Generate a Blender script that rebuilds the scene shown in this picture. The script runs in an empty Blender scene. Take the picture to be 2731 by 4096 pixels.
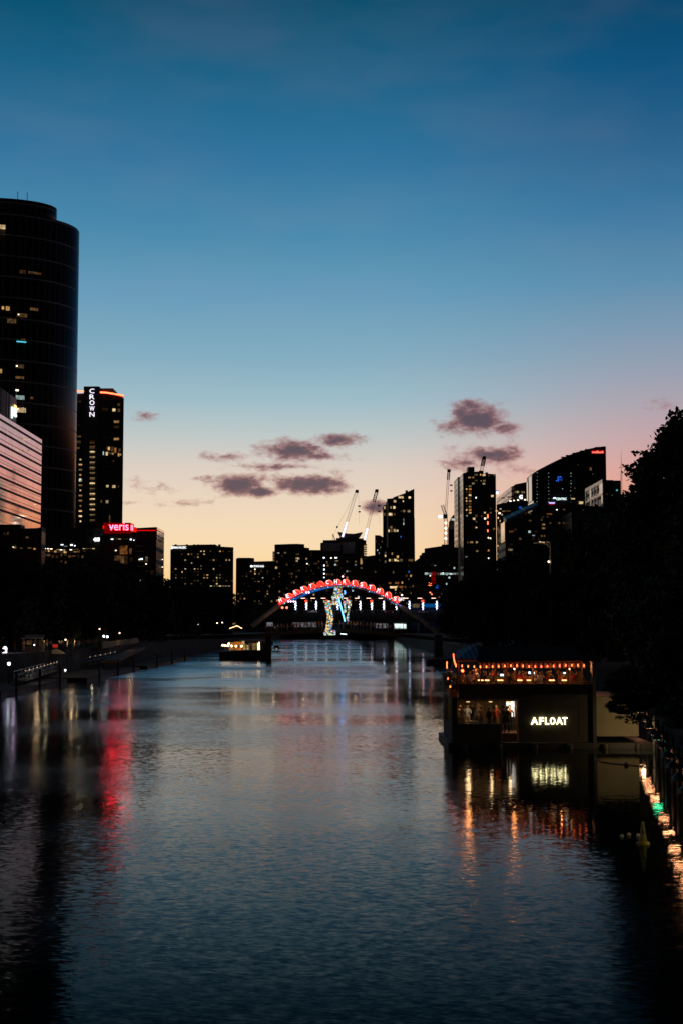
import bpy, bmesh, math, random
import numpy as np
from mathutils import Vector, Matrix
random.seed(7); np.random.seed(7)
S = bpy.context.scene
COL = S.collection

# ------------------------------------------------------------------ camera
F = 5689.0                       # focal length in pixels of the 2731 x 4096 frame (50 mm, 36 mm tall sensor)
CX, CY = 1365.5, 2048.0
PITCH = math.atan(452.0 / F)
CAMZ = 8.0
cam = bpy.data.cameras.new("camera")
cam.sensor_fit = 'VERTICAL'; cam.sensor_height = 36.0; cam.sensor_width = 24.0; cam.lens = 50.0
cam.clip_start = 0.5; cam.clip_end = 12000
camo = bpy.data.objects.new("camera", cam); COL.objects.link(camo)
camo.location = (0, 0, CAMZ); camo.rotation_euler = (math.pi / 2 + PITCH, 0, 0)
S.camera = camo
SP, CP = math.sin(PITCH), math.cos(PITCH)

def ray(px, py):
    fx, fy = (px - CX) / F, (CY - py) / F
    return Vector((fx, CP - fy * SP, SP + fy * CP))
def P(px, py, Y):                # point of that sight line standing Y metres down the river
    d = ray(px, py); return Vector((0, 0, CAMZ)) + d * (Y / d.y)
def W(z, px, py):                # point of that sight line at height z
    d = ray(px, py); return Vector((0, 0, CAMZ)) + d * ((z - CAMZ) / d.z)

# ------------------------------------------------------------------ render settings
S.view_settings.view_transform = 'Standard'; S.view_settings.look = 'None'
S.view_settings.exposure = 0.0; S.view_settings.gamma = 1.0
try: S.view_settings.use_curve_mapping = False
except Exception: pass
S.render.engine = 'CYCLES'
S.cycles.max_bounces = 5; S.cycles.diffuse_bounces = 2; S.cycles.glossy_bounces = 3
S.cycles.transmission_bounces = 3; S.cycles.transparent_max_bounces = 6
S.cycles.caustics_reflective = False; S.cycles.caustics_refractive = False
S.cycles.sample_clamp_indirect = 4.0; S.cycles.sample_clamp_direct = 12.0
S.cycles.use_denoising = True

# ------------------------------------------------------------------ sky (dusk, sun already set: world light only)
def lin(r, g, b, k=1.0):
    f = lambda c: (c / 255 / 12.92 if c / 255 <= .04045 else ((c / 255 + .055) / 1.055) ** 2.4) * k
    return (f(r), f(g), f(b), 1.0)

class NT:
    def __init__(s, tree): s.t = tree; s.n = tree.nodes; s.l = tree.links
    def node(s, typ, **kw):
        nd = s.n.new(typ)
        for k, v in kw.items(): setattr(nd, k, v)
        return nd
    def put(s, sock, v):
        if isinstance(v, bpy.types.NodeSocket): s.l.new(v, sock)
        elif v is not None: sock.default_value = v
    def m(s, op, a, b=None, c=None, clamp=False):
        nd = s.node('ShaderNodeMath', operation=op, use_clamp=clamp)
        s.put(nd.inputs[0], a); s.put(nd.inputs[1], b); s.put(nd.inputs[2], c)
        return nd.outputs[0]
    def sstep(s, v, a, b, to0=0.0, to1=1.0):
        nd = s.node('ShaderNodeMapRange', interpolation_type='SMOOTHSTEP')
        s.put(nd.inputs[0], v)
        for i, q in zip((1, 2, 3, 4), (a, b, to0, to1)): s.put(nd.inputs[i], q)
        return nd.outputs[0]
    def mix(s, f, a, b, bt='MIX'):
        nd = s.node('ShaderNodeMix', data_type='RGBA', blend_type=bt)
        s.put(nd.inputs[0], f); s.put(nd.inputs[6], a); s.put(nd.inputs[7], b)
        return nd.outputs[2]
    def ramp(s, f, stops):
        nd = s.node('ShaderNodeValToRGB'); cr = nd.color_ramp
        while len(cr.elements) < len(stops): cr.elements.new(1.0)
        for e, (p, c) in zip(cr.elements, sorted(stops, key=lambda q: q[0])): e.position = p; e.color = c
        s.put(nd.inputs[0], f); return nd.outputs[0]
    def xyz(s, x, y, z):
        nd = s.node('ShaderNodeCombineXYZ')
        s.put(nd.inputs[0], x); s.put(nd.inputs[1], y); s.put(nd.inputs[2], z); return nd.outputs[0]
    def noise(s, vec, scale, detail=4, rough=.55, out=0, lac=2.0):
        nd = s.node('ShaderNodeTexNoise')
        s.put(nd.inputs['Vector'], vec); nd.inputs['Scale'].default_value = scale
        nd.inputs['Detail'].default_value = detail; nd.inputs['Roughness'].default_value = rough
        nd.inputs['Lacunarity'].default_value = lac
        return nd.outputs[out]

def elev(py):                    # tan(elevation) of a row of the photograph
    d = ray(CX, py); return d.z / d.y
RS = 1 / 0.9
world = bpy.data.worlds.new("World"); S.world = world; world.use_nodes = True
wt = NT(world.node_tree); wt.n.clear()
tc = wt.node('ShaderNodeTexCoord'); sx = wt.node('ShaderNodeSeparateXYZ')
nrm = wt.node('ShaderNodeVectorMath', operation='NORMALIZE')
wt.l.new(tc.outputs['Generated'], nrm.inputs[0]); wt.l.new(nrm.outputs[0], sx.inputs[0])
X, Y, Z = sx.outputs
hor = wt.m('SQRT', wt.m('ADD', wt.m('MULTIPLY', X, X), wt.m('MULTIPLY', Y, Y)))
tel = wt.m('DIVIDE', Z, wt.m('MAXIMUM', hor, .001))
te = wt.m('MULTIPLY', tel, RS)
def stops(rows): return [(max(0, elev(y)) * RS, lin(*c)) for y, c in rows]
ZEN = [(0.62, lin(3, 48, 76)), (0.95, lin(2, 20, 34))]
center = wt.ramp(te, stops([
    (2480, (236, 150, 78)), (2380, (250, 190, 118)), (2290, (254, 214, 154)), (2200, (251, 220, 174)), (2100, (244, 219, 184)),
    (1980, (234, 213, 191)), (1860, (219, 207, 196)), (1740, (190, 200, 199)), (1600, (157, 189, 201)),
    (1440, (133, 174, 193)), (1200, (104, 157, 187)), (950, (76, 139, 174)), (650, (50, 117, 158)), (300, (24, 97, 134)),
    (0, (6, 78, 109))]) + ZEN)
right = wt.ramp(te, stops([
    (2480, (216, 120, 78)), (2250, (229, 136, 80)), (2100, (232, 147, 102)), (2000, (229, 156, 132)), (1900, (222, 160, 150)),
    (1780, (200, 164, 166)), (1650, (176, 164, 173)), (1500, (150, 160, 178)), (1350, (124, 154, 178)), (1150, (92, 142, 174)),
    (900, (62, 121, 162)), (600, (36, 98, 140)), (300, (16, 82, 124)), (0, (4, 68, 104))]) + ZEN)
az = wt.m('DIVIDE', X, wt.m('MAXIMUM', Y, .001))
side = wt.sstep(az, .0, .25)
sky = wt.mix(side, center, right)
# soft mottling of the high sky
mott = wt.noise(wt.xyz(wt.m('MULTIPLY', az, 6), wt.m('MULTIPLY', tel, 16), 0.0), 1.0, 3)
sky = wt.mix(wt.sstep(mott, .35, .75, 0, .045), sky, lin(196, 160, 172))
# clouds: soft patches in direction space (they are at infinity like the sky)
U, V = az, wt.m('DIVIDE', Z, wt.m('MAXIMUM', Y, .001))
clv = wt.xyz(wt.m('MULTIPLY', U, 1.0), wt.m('MULTIPLY', V, 1.9), 3.3)
wp = wt.node('ShaderNodeVectorMath', operation='SCALE'); wt.l.new(wt.noise(clv, 60, 3, .6, 1), wp.inputs[0]); wp.inputs['Scale'].default_value = .006
wa = wt.node('ShaderNodeVectorMath', operation='ADD'); wt.l.new(clv, wa.inputs[0]); wt.l.new(wp.outputs[0], wa.inputs[1])
n1 = wt.noise(wa.outputs[0], 30, 7, .66)
n2 = wt.noise(wa.outputs[0], 130, 4, .65)
clouds = [(1190, 1800, 165, 42, .95), (1345, 1765, 125, 34, .8), (1275, 1825, 130, 26, .7), (950, 1940, 120, 44, 1.2), (1030, 1965, 90, 24, 1.0),
          (1235, 1935, 150, 38, 1.25), (1165, 1922, 85, 30, .8),
          (1905, 1672, 158, 66, 1.15), (2010, 1712, 90, 28, .8), (1950, 1815, 150, 38, .85), (1860, 1850, 90, 24, .5), (2080, 1880, 130, 30, .3),
          (1510, 2033, 62, 33, .95), (2690, 1630, 90, 34, .45), (585, 1660, 60, 22, .45), (640, 1935, 110, 40, .22), (730, 2012, 120, 20, .35),
          (890, 1825, 95, 22, .5), (520, 2012, 60, 14, .45), (820, 1915, 200, 16, .35), (1130, 1868, 200, 16, .45), (1350, 1890, 60, 26, .5)]
fld = None
for cx_, cy_, a_, b_, s_ in clouds:
    p = P(cx_, cy_, 1.0); u0, v0 = p.x, p.z - CAMZ
    du = wt.m('MULTIPLY', wt.m('SUBTRACT', U, u0), F / a_ / 1.0); dv = wt.m('MULTIPLY', wt.m('SUBTRACT', V, v0), F / b_ / 1.04)
    d = wt.m('SQRT', wt.m('ADD', wt.m('MULTIPLY', du, du), wt.m('MULTIPLY', dv, dv)))
    g = wt.m('MULTIPLY', wt.m('SUBTRACT', 1.35, d), s_)
    fld = g if fld is None else wt.m('MAXIMUM', fld, g)
cf = wt.m('ADD', fld, wt.m('ADD', wt.m('MULTIPLY', wt.m('SUBTRACT', n1, .5), 2.5), wt.m('MULTIPLY', wt.m('SUBTRACT', n2, .5), 1.0)))
cf = wt.m('MULTIPLY', cf, wt.m('GREATER_THAN', Y, .2))
dens = wt.sstep(cf, .12, .95)
core = wt.sstep(cf, .35, 1.25)
ccol = wt.mix(core, lin(162, 104, 104), lin(84, 68, 80))
sky = wt.mix(wt.m('MULTIPLY', dens, .93), sky, ccol)
# the sky behind the viewer (east) is already night blue
back = wt.sstep(Y, -.35, .72, .10, 1.0)
bk = wt.mix(1.0, sky, wt.xyz(back, back, back), 'MULTIPLY')
below = wt.sstep(Z, -.02, .0)
fin = wt.mix(below, lin(10, 12, 14), bk)
bg = wt.node('ShaderNodeBackground'); wo = wt.node('ShaderNodeOutputWorld')
wt.l.new(fin, bg.inputs[0]); bg.inputs[1].default_value = 1.0
wt.l.new(bg.outputs[0], wo.inputs[0])
world.cycles.sampling_method = 'MANUAL'; world.cycles.sample_map_resolution = 1024

# ------------------------------------------------------------------ materials
MATS = {}
def newmat(name):
    m = bpy.data.materials.new(name); m.use_nodes = True
    t = NT(m.node_tree); t.n.clear()
    out = t.node('ShaderNodeOutputMaterial'); b = t.node('ShaderNodeBsdfPrincipled')
    t.l.new(b.outputs[0], out.inputs[0]); MATS[name] = m
    return m, t, b, out
def mat(name, c, rough=.7, metal=0.0, var=.25, scale=1.5, alpha=None):
    if name in MATS: return MATS[name]
    m, t, b, o = newmat(name)
    tcn = t.node('ShaderNodeTexCoord')
    n = t.noise(tcn.outputs['Object'], scale, 4)
    k = t.sstep(n, .3, .7, 1 - var, 1 + var)
    t.put(b.inputs['Base Color'], t.mix(1.0, (*c, 1), t.xyz(k, k, k), 'MULTIPLY'))
    t.put(b.inputs['Roughness'], t.m('MULTIPLY', t.sstep(n, .2, .8, .8, 1.15), rough, clamp=True))
    b.inputs['Metallic'].default_value = metal
    if alpha is not None: b.inputs['Alpha'].default_value = alpha
    return m
def emat(name, c, k, sample=True, rnd=0.0, tex=0.0, tscale=1.0):
    if name in MATS: return MATS[name]
    m, t, b, o = newmat(name)
    t.n.remove(b)
    e = t.node('ShaderNodeEmission'); e.inputs[0].default_value = (*c, 1)
    v = k
    if rnd:
        oi = t.node('ShaderNodeObjectInfo')
        v = t.m('MULTIPLY', t.m('POWER', t.sstep(oi.outputs['Random'], 0, 1, 1 - rnd, 1.0), 2.0), k)
    if tex:
        g = t.node('ShaderNodeNewGeometry')
        n = t.noise(g.outputs['Position'], tscale, 3, .7)
        v = t.m('MULTIPLY', v, t.sstep(n, .35, .65, 1 - tex, 1 + tex))
    t.put(e.inputs[1], v); t.l.new(e.outputs[0], o.inputs[0])
    if not sample: m.cycles.emission_sampling = 'NONE'
    return m
def facade(name, wall, glass, cw, ch, fw=.16, fh=.34, rough=.18, metal=0.0, wrough=.7, spec=.3, rv=(.4, 1.5), inv=False):
    m, t, b, o = newmat(name)
    tcn = t.node('ShaderNodeTexCoord'); s = t.node('ShaderNodeSeparateXYZ'); t.l.new(tcn.outputs['Object'], s.inputs[0])
    h = t.m('ADD', s.outputs[0], s.outputs[1])
    u = t.m('DIVIDE', h, cw); v = t.m('DIVIDE', s.outputs[2], ch)
    fu, fv = t.m('FRACT', u), t.m('FRACT', v)
    g = t.m('MULTIPLY', t.m('GREATER_THAN', fu, fw), t.m('GREATER_THAN', fv, fh))
    if inv: g = t.m('SUBTRACT', 1.0, g)
    wn = t.node('ShaderNodeTexWhiteNoise', noise_dimensions='2D')
    t.l.new(t.xyz(t.m('FLOOR', u), t.m('FLOOR', v), 0.0), wn.inputs['Vector'])
    k = t.sstep(wn.outputs['Value'], 0, 1, *rv)
    gl = t.mix(1.0, (*glass, 1), t.xyz(k, k, k), 'MULTIPLY')
    n = t.noise(tcn.outputs['Object'], .08, 5); kk = t.sstep(n, .3, .7, .75, 1.2)
    wl = t.mix(1.0, (*wall, 1), t.xyz(kk, kk, kk), 'MULTIPLY')
    t.put(b.inputs['Base Color'], t.mix(g, wl, gl))
    t.put(b.inputs['Roughness'], t.m('ADD', t.m('MULTIPLY', g, rough - wrough), wrough))
    t.put(b.inputs['Metallic'], t.m('MULTIPLY', g, metal))
    b.inputs['Specular IOR Level'].default_value = spec
    return m

DARK = mat('dark_metal', (.025, .025, .028), .5)
CONC = mat('concrete', (.16, .155, .15), .85)
DCONC = mat('dark_concrete', (.07, .068, .066), .85)
STEEL = mat('steel', (.22, .22, .23), .45, .6)
BARK = mat('bark', (.05, .038, .028), .95)
TIMBER = mat('timber', (.09, .06, .04), .8)
HULL = mat('hull_paint', (.018, .018, .02), .6)
ROOFD = mat('roof_sheet', (.014, .007, .006), .95)
[n for n in ROOFD.node_tree.nodes if n.type == 'BSDF_PRINCIPLED'][0].inputs['Specular IOR Level'].default_value = .05
POLEM = mat('galvanised_pole', (.35, .33, .3), .5, .4)
LEAF = mat('leaves', (.035, .045, .018), .75, 0, .4, .7)
LEAF2 = mat('dark_leaves', (.022, .030, .013), .8, 0, .4, .7)
GRASSM = mat('soil', (.05, .045, .035), .95)
WIN_W = emat('warm_window', (1, .56, .2), .75, False, .75, .55, 1.3)
WIN_Y = emat('yellow_window', (1, .72, .36), .95, False, .7, .5, 1.3)
WIN_C = emat('cool_window', (.75, 1, .95), .8, False, .6, .5, 1.3)
WIN_D = emat('dim_window', (1, .5, .2), .11, False, .7, .6, 1.0)
WIN_O = emat('orange_window', (1, .36, .08), .45, False, .6, .7, 1.6)
SPOT = emat('ceiling_spot', (1, .85, .6), 3.0, False)
SPOTC = emat('cool_spot', (.8, .95, 1), 3.0, False)
WHITE_SIGN = emat('white_sign_light', (.95, .97, 1), 2.2, False)
RED_SIGN = emat('red_sign_light', (1, .022, .04), 30.0)
RED_PANEL = emat('red_panel_glow', (1, .0, .0), .13, False)
RED_HALO = emat('red_box_light', (1, .004, .0), 1.0, False)
WARM_BULB = emat('warm_bulb', (1, .12, .03), 6.5)
GLOBE = emat('globe_light', (1, .62, .28), 7.0)
NEON = emat('red_neon', (1, .16, .06), 4.0, False)

# ------------------------------------------------------------------ mesh helpers
class MB:
    def __init__(s): s.v = []; s.f = []
    def add(s, vs, fs):
        o = len(s.v); s.v += [tuple(v) for v in vs]; s.f += [tuple(i + o for i in f) for f in fs]; return s
    def hexa(s, a, b):           # a: 4 bottom corners, b: 4 top corners (same order)
        return s.add(list(a) + list(b), [(3, 2, 1, 0), (4, 5, 6, 7), (0, 1, 5, 4), (1, 2, 6, 5), (2, 3, 7, 6), (3, 0, 4, 7)])
    def box(s, x0, x1, y0, y1, z0, z1):
        q = [(x0, y0), (x1, y0), (x1, y1), (x0, y1)]
        return s.hexa([(x, y, z0) for x, y in q], [(x, y, z1) for x, y in q])
    def prism(s, pts, vec):      # polygon pushed along vec
        n = len(pts); vec = Vector(vec); a = [Vector(p) for p in pts]; b = [p + vec for p in a]
        return s.add(a + b, [tuple(range(n)), tuple(range(2 * n - 1, n - 1, -1))] +
                     [((i + 1) % n, i, n + i, n + (i + 1) % n) for i in range(n)])
    def tube(s, pts, rad, n=6):
        pts = [Vector(p) for p in pts]
        if not isinstance(rad, (list, tuple)): rad = [rad] * len(pts)
        rings = []
        for i, p in enumerate(pts):
            d = (pts[min(i + 1, len(pts) - 1)] - pts[max(i - 1, 0)]).normalized()
            up = Vector((0, 0, 1)) if abs(d.z) < .9 else Vector((0, 1, 0))
            a = d.cross(up).normalized(); b = d.cross(a).normalized()
            rings.append([p + (a * math.cos(t) + b * math.sin(t)) * rad[i] for t in [2 * math.pi * k / n for k in range(n)]])
        vs = [v for r in rings for v in r]; fs = []
        for i in range(len(pts) - 1):
            for k in range(n):
                fs.append((i * n + k, i * n + (k + 1) % n, (i + 1) * n + (k + 1) % n, (i + 1) * n + k))
        fs += [tuple(range(n - 1, -1, -1)), tuple(range((len(pts) - 1) * n, len(pts) * n))]
        return s.add(vs, fs)
    def lathe(s, prof, c=(0, 0, 0), n=16, sx=1, sy=1):
        vs = []; fs = []
        for r, z in prof:
            for k in range(n):
                t = 2 * math.pi * k / n; vs.append((c[0] + r * math.cos(t) * sx, c[1] + r * math.sin(t) * sy, c[2] + z))
        for i in range(len(prof) - 1):
            for k in range(n): fs.append((i * n + k, i * n + (k + 1) % n, (i + 1) * n + (k + 1) % n, (i + 1) * n + k))
        fs += [tuple(range(n - 1, -1, -1)), tuple(range((len(prof) - 1) * n, len(prof) * n))]
        return s.add(vs, fs)
    def ball(s, c, r, n=10, m=6, sx=1, sy=1, sz=1):
        prof = [(max(.001, r * math.sin(math.pi * i / m)), -r * sz * math.cos(math.pi * i / m)) for i in range(m + 1)]
        return s.lathe(prof, c, n, sx, sy)
    def data(s, name, m, org=(0, 0, 0), smooth=False):
        me = bpy.data.meshes.new(name); o = Vector(org)
        me.from_pydata([Vector(v) - o for v in s.v], [], s.f); me.update()
        bm = bmesh.new(); bm.from_mesh(me); bmesh.ops.recalc_face_normals(bm, faces=bm.faces); bm.to_mesh(me); bm.free()
        if smooth: me.polygons.foreach_set('use_smooth', [True] * len(me.polygons))
        if m: me.materials.append(m)
        return me
    def build(s, name, m, parent=None, smooth=False):
        return link(name, s.data(name, m, worg(parent) if parent else (0, 0, 0), smooth), parent)
def worg(o):
    p = Vector((0, 0, 0))
    while o: p += o.location; o = o.parent
    return p
def link(name, data, parent=None, loc=None):
    o = bpy.data.objects.new(name, data); COL.objects.link(o)
    if parent: o.parent = parent
    if loc is not None: o.location = loc
    return o
def tag(o, label, cat, group=None, kind=None):
    if label: o['label'] = label
    if cat: o['category'] = cat
    if group: o['group'] = group
    if kind: o['kind'] = kind
    return o
def thing(name, label, cat, loc, group=None):
    o = link(name, None, None, Vector(loc)); o.empty_display_size = .2
    return tag(o, label, cat, group)
def struct(name, mb, m):
    o = mb.build(name, m); o['kind'] = 'structure'; return o
def solo(name, mb, m, label, cat, group=None, smooth=False):
    """a thing that is one mesh, with its origin at its base"""
    a = np.array([tuple(v) for v in mb.v]); c = ((a[:, 0].min() + a[:, 0].max()) / 2, (a[:, 1].min() + a[:, 1].max()) / 2, a[:, 2].min())
    o = link(name, mb.data(name, m, c, smooth), None, c)
    return tag(o, label, cat, group)
def copy_tree(o, parent=None):
    c = o.copy(); COL.objects.link(c); c.parent = parent
    for ch in list(o.children): copy_tree(ch, c)
    return c
UNIT = {}
def pane(root, name, x0, x1, z0, z1, y, m, t=.25):
    """one lit window / panel: a shallow box on a facade, a part of root"""
    if m.name not in UNIT:
        UNIT[m.name] = MB().box(-.5, .5, -.5, .5, -.5, .5).data(name, m)
    o = link(name, UNIT[m.name], root, Vector(((x0 + x1) / 2, y, (z0 + z1) / 2)) - worg(root))
    o.scale = (abs(x1 - x0), t, abs(z1 - z0)); return o
def ppane(root, name, px0, py0, px1, py1, Y, m, t=.25):
    a, b = P(px0, py0, Y), P(px1, py1, Y)
    return pane(root, name, a.x, b.x, b.z, a.z, Y - t / 2 - .02, m, t)
FONTC = {}
def text_data(s, w, h, m, bold=.0, depth=.1):
    cu = bpy.data.curves.new('t', 'FONT'); cu.body = s; cu.size = 1; cu.extrude = .05; cu.offset = bold; cu.resolution_u = 3
    ob = bpy.data.objects.new('t', cu); COL.objects.link(ob)
    dg = bpy.context.evaluated_depsgraph_get(); dg.update()
    me = bpy.data.meshes.new_from_object(ob.evaluated_get(dg))
    bpy.data.objects.remove(ob); bpy.data.curves.remove(cu)
    co = np.empty(len(me.vertices) * 3); me.vertices.foreach_get('co', co); co = co.reshape(-1, 3)
    lo, hi = co.min(0), co.max(0)
    n = np.zeros_like(co)
    n[:, 0] = (co[:, 0] - (lo[0] + hi[0]) / 2) / (hi[0] - lo[0]) * w
    n[:, 2] = (co[:, 1] - lo[1]) / (hi[1] - lo[1]) * h
    n[:, 1] = -(co[:, 2] - (lo[2] + hi[2]) / 2) / (hi[2] - lo[2]) * depth
    me.vertices.foreach_set('co', n.reshape(-1)); me.materials.clear(); me.materials.append(m); me.update()
    return me
def ptext(root, name, s, px0, py0, px1, py1, Y, m, bold=.02, depth=.1, gap=.1):
    a, b = P(px0, py1, Y), P(px1, py0, Y)
    me = text_data(s, b.x - a.x, b.z - a.z, m, bold, depth)
    return link(name, me, root, Vector(((a.x + b.x) / 2, Y - gap, a.z)) - (worg(root) if root else Vector()))

# ------------------------------------------------------------------ water, banks, quays
def water_mat():
    m, t, b, o = newmat('river_water')
    g = t.node('ShaderNodeNewGeometry'); s = t.node('ShaderNodeSeparateXYZ'); t.l.new(g.outputs['Position'], s.inputs[0])
    x, y, z = s.outputs
    big = t.noise(g.outputs['Position'], .035, 3)
    gust = t.sstep(big, .35, .65, .6, 1.35)
    shelt = t.m('MULTIPLY', t.sstep(x, 4, 9), t.sstep(y, 40, 56))        # lee of the moored bar and quay
    gust = t.m('MULTIPLY', gust, t.m('SUBTRACT', 1.0, t.m('MULTIPLY', shelt, .62)))
    wv = t.xyz(t.m('MULTIPLY', x, .75), y, 0.0)
    rr_ = t.node('ShaderNodeVectorRotate', rotation_type='Z_AXIS'); t.l.new(g.outputs['Position'], rr_.inputs['Vector']); rr_.inputs['Angle'].default_value = .35
    sc = t.node('ShaderNodeVectorMath', operation='MULTIPLY'); t.l.new(rr_.outputs[0], sc.inputs[0]); sc.inputs[1].default_value = (.28, 1, 1); wr = sc.outputs[0]   # fine ripples combed by the wind
    a1 = t.noise(wv, 3.6, 3, .62, 1); a2 = t.noise(wr, 13.0, 2, .6, 1); a3 = t.noise(wv, .35, 2, .5, 1)
    amp = t.m('MULTIPLY', gust, t.sstep(y, 75, 300, 1.0, .12))       # far off the ripples are finer than a pixel: roughness takes over
    def slope(c, k):
        sp = t.node('ShaderNodeSeparateColor'); t.l.new(c, sp.inputs[0])
        return (t.m('MULTIPLY', t.m('SUBTRACT', sp.outputs[0], .5), k), t.m('MULTIPLY', t.m('SUBTRACT', sp.outputs[1], .5), k))
    s1, s2, s3 = slope(a1, .135), slope(a2, .13), slope(a3, .02)
    nx = t.m('MULTIPLY', t.m('ADD', t.m('ADD', s1[0], s2[0]), s3[0]), amp)
    ny = t.m('MULTIPLY', t.m('ADD', t.m('ADD', s1[1], s2[1]), s3[1]), amp)
    v = t.node('ShaderNodeVectorMath', operation='NORMALIZE'); t.l.new(t.xyz(nx, ny, 1.0), v.inputs[0])
    far = t.m('ADD', t.sstep(y, 60, 160, .11, .165), t.m('ADD', t.m('MULTIPLY', t.sstep(y, 185, 235), t.sstep(y, 330, 285, 0, .13)), t.sstep(y, 300, 420, 0, .04)))
    rgh = t.m('MULTIPLY', gust, far)
    t.n.remove(b)
    # a dark body under a mirror whose strength falls quickly away from grazing
    gl = t.node('ShaderNodeBsdfAnisotropic') if False else t.node('ShaderNodeBsdfGlossy')
    gl.inputs['Color'].default_value = (.93, .96, .97, 1); t.put(gl.inputs['Roughness'], rgh); t.l.new(v.outputs[0], gl.inputs['Normal'])
    df = t.node('ShaderNodeBsdfDiffuse'); df.inputs['Color'].default_value = (.003, .006, .008, 1)
    lw = t.node('ShaderNodeLayerWeight'); lw.inputs['Blend'].default_value = .5; half = t.node('ShaderNodeVectorMath', operation='NORMALIZE'); t.l.new(t.xyz(t.m('MULTIPLY', nx, .45), t.m('MULTIPLY', ny, .45), 1.0), half.inputs[0]); t.l.new(half.outputs[0], lw.inputs['Normal'])
    fr = t.m('MULTIPLY', t.m('POWER', lw.outputs['Facing'], 6.0), t.sstep(lw.outputs['Facing'], .64, 1.0))
    mx = t.node('ShaderNodeMixShader'); t.put(mx.inputs[0], fr); t.l.new(df.outputs[0], mx.inputs[1]); t.l.new(gl.outputs[0], mx.inputs[2])
    t.l.new(mx.outputs[0], o.inputs[0])
    return m
WATER = water_mat()   # waves are shading normals on one flat sheet
struct('water', MB().add([(-160, -80, 0), (120, -80, 0), (120, 830, 0), (-160, 830, 0)], [(0, 1, 2, 3)]), WATER)
PAVE = mat('paving', (.05, .047, .043), .85, 0, .3, .4)
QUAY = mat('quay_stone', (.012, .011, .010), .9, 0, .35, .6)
LQ = [(-47, -80), (-45, 150), (-42, 253), (-42, 330), (-39, 430), (-36, 560), (-34, 812)]
RQ = [(14.5, -80), (14.5, 40), (16, 52), (20, 75), (24, 100), (26, 125), (26, 200), (26, 300), (27, 420), (30, 812)]
def bank(line, far_x, z):
    n = len(line); vs = []
    for x, y in line: vs.append((x, y, z))
    for x, y in line: vs.append((far_x, y, z))
    return MB().add(vs, [(i, i + 1, n + i + 1, n + i) for i in range(n - 1)])
struct('ground', bank(LQ, -3000, 4.0), PAVE)
struct('ground', bank(RQ, 3000, 3.4), GRASSM)
struct('ground', MB().add([(-6000, 812, 4.0), (6000, 812, 4.0), (6000, 9000, 4.0), (-6000, 9000, 4.0)], [(0, 1, 2, 3)]), GRASSM)
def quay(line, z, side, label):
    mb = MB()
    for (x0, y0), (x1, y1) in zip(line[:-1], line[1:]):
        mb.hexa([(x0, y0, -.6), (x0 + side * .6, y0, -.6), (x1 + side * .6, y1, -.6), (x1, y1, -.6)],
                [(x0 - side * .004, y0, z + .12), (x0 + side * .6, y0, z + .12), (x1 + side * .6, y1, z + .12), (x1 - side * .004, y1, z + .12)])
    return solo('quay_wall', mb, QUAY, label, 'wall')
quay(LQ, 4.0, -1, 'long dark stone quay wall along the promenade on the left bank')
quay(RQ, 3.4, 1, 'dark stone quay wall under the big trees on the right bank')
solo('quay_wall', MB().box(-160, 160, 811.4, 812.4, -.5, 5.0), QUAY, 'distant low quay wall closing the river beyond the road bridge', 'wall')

# ------------------------------------------------------------------ buildings
def outline(pts, Y, depth, zbase=4.0, skew=True):
    """pixel outline (upper points, left to right) -> world polygon on the plane Y, pushed back along the line of sight"""
    w = [P(x, y, Y) for x, y in pts]
    w = [Vector((w[0].x, Y, zbase))] + w + [Vector((w[-1].x, Y, zbase))]
    c = sum((p.x for p in w)) / len(w)
    d = Vector((c, Y, 0)).normalized() if skew else Vector((0, 1, 0))
    return w, d * depth
def building(name, label, pts, Y, depth, m, cat='building', skew=True, zbase=4.0, fname='facade', group=None):
    w, v = outline(pts, Y, depth, zbase, skew)
    xs = [p.x for p in w]
    r = thing(name, label, cat, ((min(xs) + max(xs)) / 2, Y, zbase), group)
    MB().prism(w, v).build(fname, m, r)
    return r
LIT = {}
def lit(root, Y, x0, x1, y0, y1, nx, ny, prob, mats=None, wf=.6, hf=.55, name='window', cells=None, cap=100):
    mats = mats or [WIN_W, WIN_Y, WIN_W, WIN_D]
    k = LIT.setdefault(root.name, 0)
    cs = cells or [(i, j) for i in range(nx) for j in range(ny) if random.random() < prob]
    random.shuffle(cs)
    dx, dy = (x1 - x0) / nx, (y1 - y0) / ny
    for i, j in cs:
        if LIT[root.name] >= cap: break
        LIT[root.name] += 1
        w = wf * random.uniform(.75, 1.1)
        ppane(root, name, x0 + (i + .5 - w / 2) * dx, y0 + (j + .5 - hf / 2) * dy, x0 + (i + .5 + w / 2) * dx, y0 + (j + .5 + hf / 2) * dy, Y, random.choice(mats))
def wlist(root, Y, items, name='window'):
    for x, y, w, h, m in items:
        LIT[root.name] = LIT.get(root.name, 0) + 1
        ppane(root, name, x - w / 2, y - h / 2, x + w / 2, y + h / 2, Y, m)

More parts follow.
